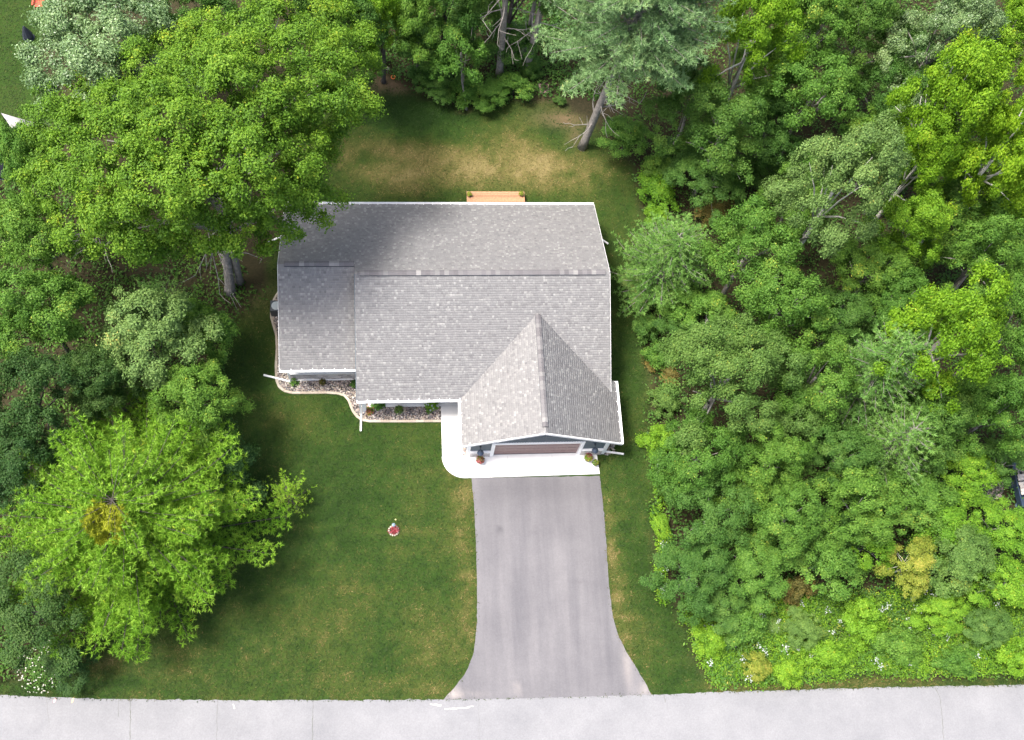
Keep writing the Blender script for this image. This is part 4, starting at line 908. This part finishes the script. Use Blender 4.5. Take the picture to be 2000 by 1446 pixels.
# right side wood
RT = [
 ('aspen', 1475, 60, 95, 90, 13, 'aspen_tree', 'yellow green aspen with white stem right of the tall pine', 'bark_white'),
 ('deep', 1415, 250, 95, 90, 9, 'maple_tree', 'dark green tree right of the tall pine trunk', 'bark'),
 ('green', 1590, 45, 85, 90, 11, 'oak_tree', 'mid green oak at the top edge right of the white stemmed aspen', 'bark'),
 ('deep', 1690, 60, 80, 80, 10, 'oak_tree', 'dark green oak at the top edge left of the grey green tree', 'bark'),
 ('blue', 1840, 75, 130, 100, 12, 'ash_tree', 'grey green ash at the top right above the bright aspens', 'bark'),
 ('bright', 1985, 60, 70, 80, 11, 'birch_tree', 'bright green tree in the top right corner', 'bark'),
 ('green', 1590, 185, 110, 85, 10, 'red_maple', 'broad green maple right of the dark tree near the top', 'bark'),
 ('deep', 1740, 180, 70, 80, 8, 'red_maple', 'deep green shaded maple left of the bright aspen', 'bark'),
 ('aspen', 1860, 195, 115, 110, 15, 'aspen_tree', 'large yellow green aspen with white limbs near the right edge', 'bark_white'),
 ('aspen', 1975, 270, 90, 110, 14.5, 'aspen_tree', 'yellow green aspen cut by the right edge below the grey green ash', 'bark_white'),
 ('aspen', 1810, 300, 85, 70, 12, 'aspen_tree', 'yellow green aspen below the largest aspen', 'bark_white'),
 ('pale', 1640, 355, 150, 110, 14, 'poplar_tree', 'big pale green poplar with pale limbs in the right wood', 'bark_white'),
 ('deep', 1390, 350, 90, 60, 5, 'understory_oak', 'dark low tree beside the lawn below the tall pine', 'bark'),
 ('green', 1470, 480, 95, 95, 9.5, 'cherry_tree', 'round green tree right of the soft young pine', 'bark'),
 ('bright', 1790, 440, 85, 75, 9, 'birch_tree', 'fresh green tree below the pale poplar at right', 'bark'),
 ('green', 1920, 500, 95, 75, 9, 'oak_tree', 'green oak with yellowing top at the right edge midway', 'bark'),
 ('green', 1530, 600, 115, 70, 9, 'red_maple', 'green maple in the middle of the right wood', 'bark'),
 ('olive', 1430, 730, 150, 120, 10, 'oak_tree', 'large olive green oak beside the right lawn strip', 'bark'),
 ('green', 1600, 730, 85, 95, 8, 'red_maple', 'green maple between the olive oak and the pale pine', 'bark'),
 ('aspen', 1855, 650, 120, 120, 13, 'sugar_maple', 'brilliant yellow green maple in the right wood', 'bark'),
 ('green', 1980, 640, 65, 100, 10, 'pine_like_oak', 'green tree cut by the right edge beside the brilliant maple', 'bark'),
 ('green', 1960, 800, 80, 80, 8, 'oak_tree', 'shaded green tree at the right edge above the trailer', 'bark'),
 ('deep', 1820, 830, 100, 70, 7, 'red_maple', 'deep green maple below the brilliant maple', 'bark'),
 ('green', 1380, 880, 105, 70, 6.5, 'cherry_tree', 'green tree beside the lawn level with the garage front', 'bark'),
 ('green', 1510, 890, 85, 70, 7, 'cherry_tree', 'mid green tree below the olive oak in the right wood', 'bark'),
 ('deep', 1640, 890, 90, 70, 6.5, 'red_maple', 'dark green maple below the pale pines', 'bark'),
 ('green', 1680, 985, 110, 80, 6.5, 'wild_apple', 'leafy green tree left of the gravel patch and trailer', 'bark'),
 ('green', 1540, 1010, 90, 75, 6, 'wild_apple', 'green tree in the lower middle of the right wood', 'bark'),
 ('deep', 1395, 1000, 100, 75, 5.5, 'hazel', 'dark green rounded tree beside the driveway lawn strip', 'bark'),
 ('deep', 1355, 1120, 85, 85, 4.8, 'hazel', 'dark green bush tree bulging towards the driveway', 'bark'),
 ('green', 1480, 1100, 85, 75, 4.5, 'hazel', 'green bush tree right of the dark one near the driveway', 'bark'),
 ('green', 1610, 1100, 80, 65, 4.5, 'wild_apple', 'green bush tree left of the yellow birch', 'bark'),
 ('bright', 1885, 930, 75, 55, 3.6, 'sumac', 'bright green sumac left of the trailer', 'bark'),
 ('bright', 1960, 1030, 70, 55, 3.4, 'sumac', 'bright green sumac at the right edge below the trailer', 'bark'),
 ('yellow', 1775, 1100, 55, 60, 4, 'birch_tree', 'small yellowing birch near the flower meadow', 'bark_white'),
 ('olive', 1880, 1090, 80, 65, 3.8, 'alder', 'olive green bush right of the yellowing birch', 'bark'),
 ('bright', 1700, 1060, 55, 50, 4.5, 'sumac', 'fresh green bush above the yellowing birch', 'bark'),
 ('bright', 1970, 1140, 70, 55, 3, 'alder', 'bright green bush at the lower right edge', 'bark'),
 ('rust', 1560, 1150, 40, 22, 1.8, 'rusty_shrub', 'rust brown shrub in front of the green bush trees', 'bark'),
 ('deep', 1420, 1190, 70, 40, 2.6, 'hazel', 'low dark bush at the foot of the driveway thicket', 'bark'),
]
RT = [(a, b, c, d, e, h_ * (1.14 if h_ > 5 else 1), *r) for a, b, c, d, e, h_, *r in RT]
RT_MAIN = len(RT)
RT += [
 ('deep', 1500, 255, 80, 75, 8, 'red_maple', 'dark green filler crown between the dark tree and the pale poplar', 'bark'),
 ('green', 1735, 275, 90, 80, 9, 'red_maple', 'green maple in the gap between the poplar and the aspens', 'bark'),
 ('green', 1890, 395, 110, 80, 9.5, 'oak_tree', 'green oak beneath the aspens near the right edge', 'bark'),
 ('bright', 1990, 410, 80, 90, 9.5, 'birch_tree', 'bright birch at the right edge beneath the aspens', 'bark'),
 ('green', 1700, 530, 95, 80, 8.5, 'cherry_tree', 'green tree below the pale poplar', 'bark'),
 ('deep', 1640, 630, 80, 75, 7.5, 'cherry_tree', 'dark tree left of the pale green pines', 'bark'),
 ('green', 1760, 590, 80, 75, 8, 'red_maple', 'green maple above the pale green pines', 'bark'),
 ('green', 1385, 620, 65, 60, 6, 'serviceberry', 'small green tree below the soft young pine', 'bark'),
 ('aspen', 1940, 340, 95, 75, 12, 'aspen_tree', 'yellow green aspen lowest of the group at the right edge', 'bark_white'),
 ('green', 1500, 140, 85, 75, 9, 'oak_tree', 'green oak below the white stemmed aspen', 'bark'),
 ('deep', 1780, 120, 80, 70, 9, 'oak_tree', 'dark oak left of the grey green ash', 'bark'),
 ('green', 1890, 790, 100, 65, 8, 'oak_tree', 'green oak below right of the brilliant maple', 'bark'),
 ('olive', 1560, 820, 90, 75, 7.5, 'oak_tree', 'olive oak right of the largest olive oak', 'bark'),
 ('green', 1780, 965, 75, 65, 5.5, 'wild_apple', 'green tree left of the bright sumac', 'bark'),
 ('bright', 1840, 1020, 80, 55, 4, 'sumac', 'bright low sumac between the green trees and the trailer', 'bark'),
 ('green', 1460, 960, 75, 65, 6, 'hazel', 'green hazel in the lower right wood near the garage level', 'bark'),
 ('deep', 1600, 1040, 80, 60, 5, 'hazel', 'dark hazel in the lower middle of the right wood', 'bark'),
 ('green', 1560, 380, 70, 70, 8, 'oak_tree', 'green oak on the left side of the pale poplar', 'bark'),
 ('bright', 1620, -30, 90, 60, 11, 'birch_tree', 'bright birch on the top edge of the right wood', 'bark'),
 ('deep', 1350, 190, 75, 90, 10, 'maple_tree', 'dark maple directly behind the tall pale pine', 'bark'),
 ('deep', 1970, 900, 60, 40, 5, 'red_maple', 'dark maple at the right edge above the trailer bed', 'bark'),
 ('deep', 1740, 800, 70, 60, 6, 'red_maple', 'dark maple between the two pale pines', 'bark'),
]
for i, (kd, u, v, a, b, h, nm, lab, bk_) in enumerate(RT):
    if i >= RT_MAIN: h *= .85
    lf = (.15, .10) if kd in ('aspen', 'yellow', 'bright') else (.17, .105)
    r_, lb, rg = tree(kd, u, v, a, b, h, nm, lab, seed=120 + i, bark=bk_, leaf=lf, fill=.85 if kd == 'aspen' else 1.0, dens=14 if h > 5 else 15, cr=.28, group=None, nl=9 if bk_ == 'bark_white' else 6)
x, y = at(1320, 590, 0); q = G(1312, 480, 5.0)
pine((q[0], q[1] - .4), 7.0, 3.1, .5, 'needle_s', 'young_white_pine', 'soft pale green young pine at the edge of the right lawn strip', 305, 'bark', 16, .2, .15, .34, 8, top_exp=.6, tr=.08)
for i, (u, v, h, R, lab) in enumerate(((1715, 730, 11.0, 3.3, 'pale green pine left of the brilliant maple'), (1745, 870, 8.0, 2.8, 'pale green pine below the brilliant maple'))):
    q = G(u, v, h * .6); pine((q[0], q[1]), h, R, 1.0, 'needle_s', 'white_pine', lab, 320 + i, 'bark', 18, .2, .18, .46, 7, top_exp=.6)
# shrubs along the right wood edge
ES = [(1285, 370, 30, 40, 1.7, 'bright', 'bright'), (1285, 420, 22, 22, 1.2, 'bright', 'fresh'), (1250, 560, 26, 40, 2.0, 'pale', 'pale'), (1262, 640, 22, 30, 1.4, 'deep', 'dark'), (1290, 690, 30, 30, 1.6, 'green', 'green'), (1300, 780, 25, 30, 1.4, 'olive', 'olive'), (1290, 860, 30, 35, 1.6, 'bright', 'bright'), (1310, 930, 30, 30, 1.8, 'green', 'green'), (1292, 1025, 12, 34, 1.0, 'bright', 'light green'),
      (1300, 720, 18, 40, .9, 'rust', 'rusty'), (1400, 410, 45, 22, 1.0, 'rust', 'rusty'), (1430, 330, 60, 40, 2.6, 'deep', 'dark'), (1340, 300, 50, 45, 2.4, 'deep', 'dark'), (1290, 320, 35, 28, 1.6, 'green', 'green'), (1500, 330, 45, 40, 3, 'deep', 'dark'), (1330, 650, 50, 30, 3, 'deep', 'dark'), (1340, 590, 45, 40, 3.2, 'green', 'green')]
WE = ['below the tall pine at the lawn corner', 'beside the lawn above the young pine', 'against the house-side lawn left of the young pine', 'beside the shaded lawn strip', 'below the young pine', 'beside the lawn near the olive oak', 'opposite the garage', 'opposite the front of the garage', 'along the driveway lawn strip', 'in a gap left of the olive oak', 'in the gap above the young pine', 'in shade under the poplar', 'under the dark tree near the tall pine', 'at the corner of the back lawn', 'left of the poplar', 'below the young pine behind the edge', 'at the foot of the young pine']
for i, (u, v, a, b, h, kd, cw) in enumerate(ES):
    tree(kd, u, v, a, b, h, 'edge_shrub', cw + ' shrub ' + WE[i], seed=200 + i, dens=13, cr=.22, lr=.42, tr=.03, z0f=.2, cat='shrub', group='shrubs along the right wood edge')

# ------------------------------------------------------------------ undergrowth, meadow and grass
def scatter(poly_px, n, rg):
    poly = np.array(poly_px, float); lo, hi = poly.min(0), poly.max(0); Q = lo + rg.rand(n * 3, 2) * (hi - lo); Q = Q[in_poly(Q, poly)][:n]
    d = np.c_[(Q[:, 0] - 1000) / FPX, (723 - Q[:, 1]) / FPX, -np.ones(len(Q))] @ ROT.T; t = -CAM[2] / d[:, 2]
    return (CAM + d * t[:, None])[:, :2]
def cover_plants(name, label, poly, nplants, per, hmin, hmax, spread, leaf, kind, seed, lawn_clear=True, flowers=None):
    rg = np.random.RandomState(seed); B = scatter(poly, nplants, rg)
    if lawn_clear:
        e = np.maximum(sdist(B, LAWN), sdist(B, NLAWN)) + (fbm(B, .9, 21, 3) - .5) * 1.6; B = B[e < .12]
    n = len(B); hh = hmin + (hmax - hmin) * np.clip((fbm(B, .45, seed, 3) - .25) * 2, 0, 1) * rg.uniform(.4, 1.2, n); pt = rg.normal(.42, .14, n) + (fbm(B, .4, seed + 9, 3) - .5) * .7
    off = rg.normal(size=(n, per, 3)) * [spread, spread, .25]; P = np.c_[np.repeat(B, per, 0), np.zeros(n * per)] + off.reshape(-1, 3) * [1, 1, 0]
    P[:, 2] = np.repeat(hh, per) * rg.uniform(.35, 1.05, n * per) + .03
    N = unit(off.reshape(-1, 3) * [1.2, 1.2, 0] + [0, 0, .8] + rg.normal(0, .4, (n * per, 3)))
    V, F, tt = leaf_mesh('u', P, N, *leaf, np.repeat(pt, per) + rg.normal(0, .14, n * per), None, rg)
    tag(np_obj(name, V, F, M[kind], None, {'tint': tt}), label, 'ground cover', kind='stuff')
    if flowers:
        fk, fn, fl, fname, flab = flowers; C = B[rg.permutation(n)[:fn]]; h2 = np.full(len(C), hmax * .85); k = 14
        P = np.c_[np.repeat(C, k, 0), np.repeat(h2, k)] + rg.normal(0, 1, (len(C) * k, 3)) * [.1, .1, .06]
        V, F, tt = leaf_mesh('f', P, unit(rg.normal(0, .4, (len(P), 3)) + [0, 0, 1]), fl, fl * .8, rg.rand(len(P)), None, rg)
        tag(np_obj(fname, V, F, M[fk], None, {'tint': tt}), flab, 'flowers', kind='stuff')
cover_plants('woodland_undergrowth', 'green undergrowth covering the floor of the right wood', [(1180, -30), (2100, -30), (2100, 1190), (1340, 1200), (1270, 1000), (1255, 400), (1190, 260)], 7500, 10, .1, 1.1, .26, (.18, .10), 'deep', 401)
cover_plants('left_undergrowth', 'dark undergrowth on the floor of the left wood', [(-60, 330), (430, 480), (520, 560), (440, 650), (430, 900), (250, 1160), (140, 1280), (110, 1330), (-60, 1340)], 2300, 11, .08, .8, .24, (.18, .11), 'deep', 402)
cover_plants('back_undergrowth', 'dark undergrowth between the trunks behind the back lawn', [(560, -80), (1200, -80), (1180, 190), (1040, 190), (960, 206), (880, 206), (790, 168), (690, 100)], 1900, 12, .15, 1.1, .25, (.19, .12), 'deep', 403)
MEADOW = [(1320, 1190), (1420, 1200), (1500, 1165), (1700, 1160), (2080, 1120), (2080, 1312), (1700, 1325), (1500, 1338), (1390, 1340), (1365, 1290)]
cover_plants('flower_meadow', 'bright green weed meadow between the right wood and the road', MEADOW, 4200, 13, .2, 1.0, .17, (.125, .055), 'bright', 404, flowers=('flower_w', 50, .09, 'white_wildflowers', 'white wildflower heads dotted over the roadside meadow'))
cover_plants('yellow_weeds', 'yellowish weeds mixed into the roadside meadow', MEADOW, 1300, 10, .2, 1.0, .16, (.15, .06), 'olive', 405, flowers=('yellow', 40, .09, 'yellow_wildflowers', 'yellow goldenrod heads in the roadside meadow'))
cover_plants('edge_flowers', 'weeds along the right lawn strip with pale flowers', [(1275, 900), (1295, 900), (1300, 1180), (1285, 1180)], 160, 10, .15, .8, .14, (.15, .08), 'bright', 406, False, flowers=('flower_w', 14, .09, 'white_edge_flowers', 'white flowers along the right lawn strip'))

cover_plants('dark_weeds', 'dark green weeds mixed into the roadside meadow', MEADOW, 900, 11, .2, .9, .18, (.18, .10), 'green', 407)
MS = [(1390, 1250, 30, 22, 1.0, 'bright', 'bright weed clump at the driveway end of the meadow'), (1480, 1300, 26, 16, .8, 'yellow', 'yellow goldenrod clump in the roadside meadow'), (1460, 1215, 40, 26, 1.3, 'green', 'green weed clump behind the yellow goldenrod'), (1570, 1230, 45, 25, 1.2, 'olive', 'olive weed clump in the middle of the meadow'), (1620, 1280, 35, 22, 1.1, 'bright', 'tall fern like bright clump in the meadow'),
      (1690, 1210, 40, 26, 1.3, 'bright', 'bright weed clump below the yellowing birch'), (1760, 1260, 40, 24, 1.1, 'green', 'green clump in the right half of the meadow'), (1840, 1200, 45, 30, 1.5, 'bright', 'bright clump in front of the olive bush'), (1930, 1230, 45, 30, 1.3, 'olive', 'olive clump at the right end of the meadow'), (1990, 1280, 35, 24, 1.2, 'bright', 'bright clump cut by the right edge near the road'), (1870, 1290, 35, 20, 1.0, 'green', 'green clump near the road at the right'), (1540, 1310, 30, 16, .8, 'bright', 'bright clump near the road right of the goldenrod')]
for i, (u, v, a, b, h, kd, lab) in enumerate(MS):
    tree(kd, u, v, a * 1.25, b * 1.3, h * 1.5, 'weed_clump', lab, seed=260 + i, dens=10, cr=.2, lr=.36, tr=.015, z0f=.15, cat='weeds', group='weed clumps in the roadside meadow', leaf=(.16, .08))

def lawn_grass():
    rg = np.random.RandomState(77); P = np.vstack([scatter([(0, 1446), (0, 1150), (420, 600), (560, 380), (640, 120), (1250, 180), (1290, 900), (1400, 1446)], 210000, rg), scatter([(-20, -20), (70, -20), (40, 340), (-20, 420)], 5000, rg), scatter([(1380, 1352), (1380, 1320), (2010, 1300), (2010, 1340)], 9000, rg)])
    ed = np.maximum(sdist(P, LAWN), sdist(P, NLAWN)) + (fbm(P, .9, 21, 3) - .5) * .7
    ok = (ed > -.1) & (sdist(P, DRIVE) < .05) & ~in_poly(P, np.array(PATH)) & ~in_poly(P, np.array(bed))
    ok &= ~((P[:, 0] > -9.2) & (P[:, 0] < 9.05) & (P[:, 1] > -4.2) & (P[:, 1] < 5.8)) & ~((P[:, 0] > 1) & (P[:, 0] < 9.75) & (P[:, 1] > -9.2) & (P[:, 1] < -4))
    ok &= ~in_poly(P, np.vstack([ROADEDGE + [0, -.03], [(90, -60), (-70, -60)]]))
    ok &= ~((P[:, 1] > -10.9) & (P[:, 1] < -10.2) & (P[:, 0] > 1.15) & (P[:, 0] < 8.65))
    P = P[ok]; d, dirt, fo = ground_fields(P); kp = rg.rand(len(P)) > np.maximum(dirt, fo * .8) * 1.1; P, d = P[kp], d[kp]; n = len(P)
    L = rg.uniform(.07, .2, (n, 1)); th = rg.rand(n) * 6.28; lean = np.c_[np.cos(th), np.sin(th), rg.uniform(.15, .6, n)]; lean = unit(lean); sd = np.c_[-np.sin(th), np.cos(th), np.zeros(n)] * rg.uniform(.012, .034, (n, 1))
    B = np.c_[P, np.zeros(n)]; V = np.stack([B - sd, B + sd, B + lean * L], 1).reshape(-1, 3)
    tag(np_obj('lawn_grass', V, np.arange(3 * n).reshape(-1, 3), M['grass'], None, {'tint': np.repeat(np.clip(d + rg.normal(0, .13, n) + (fbm(P, 3.0, 91, 2) - .5) * .3, 0, 1), 3)}), 'short mown lawn grass, part green and part dry', 'grass', kind='stuff')
lawn_grass()
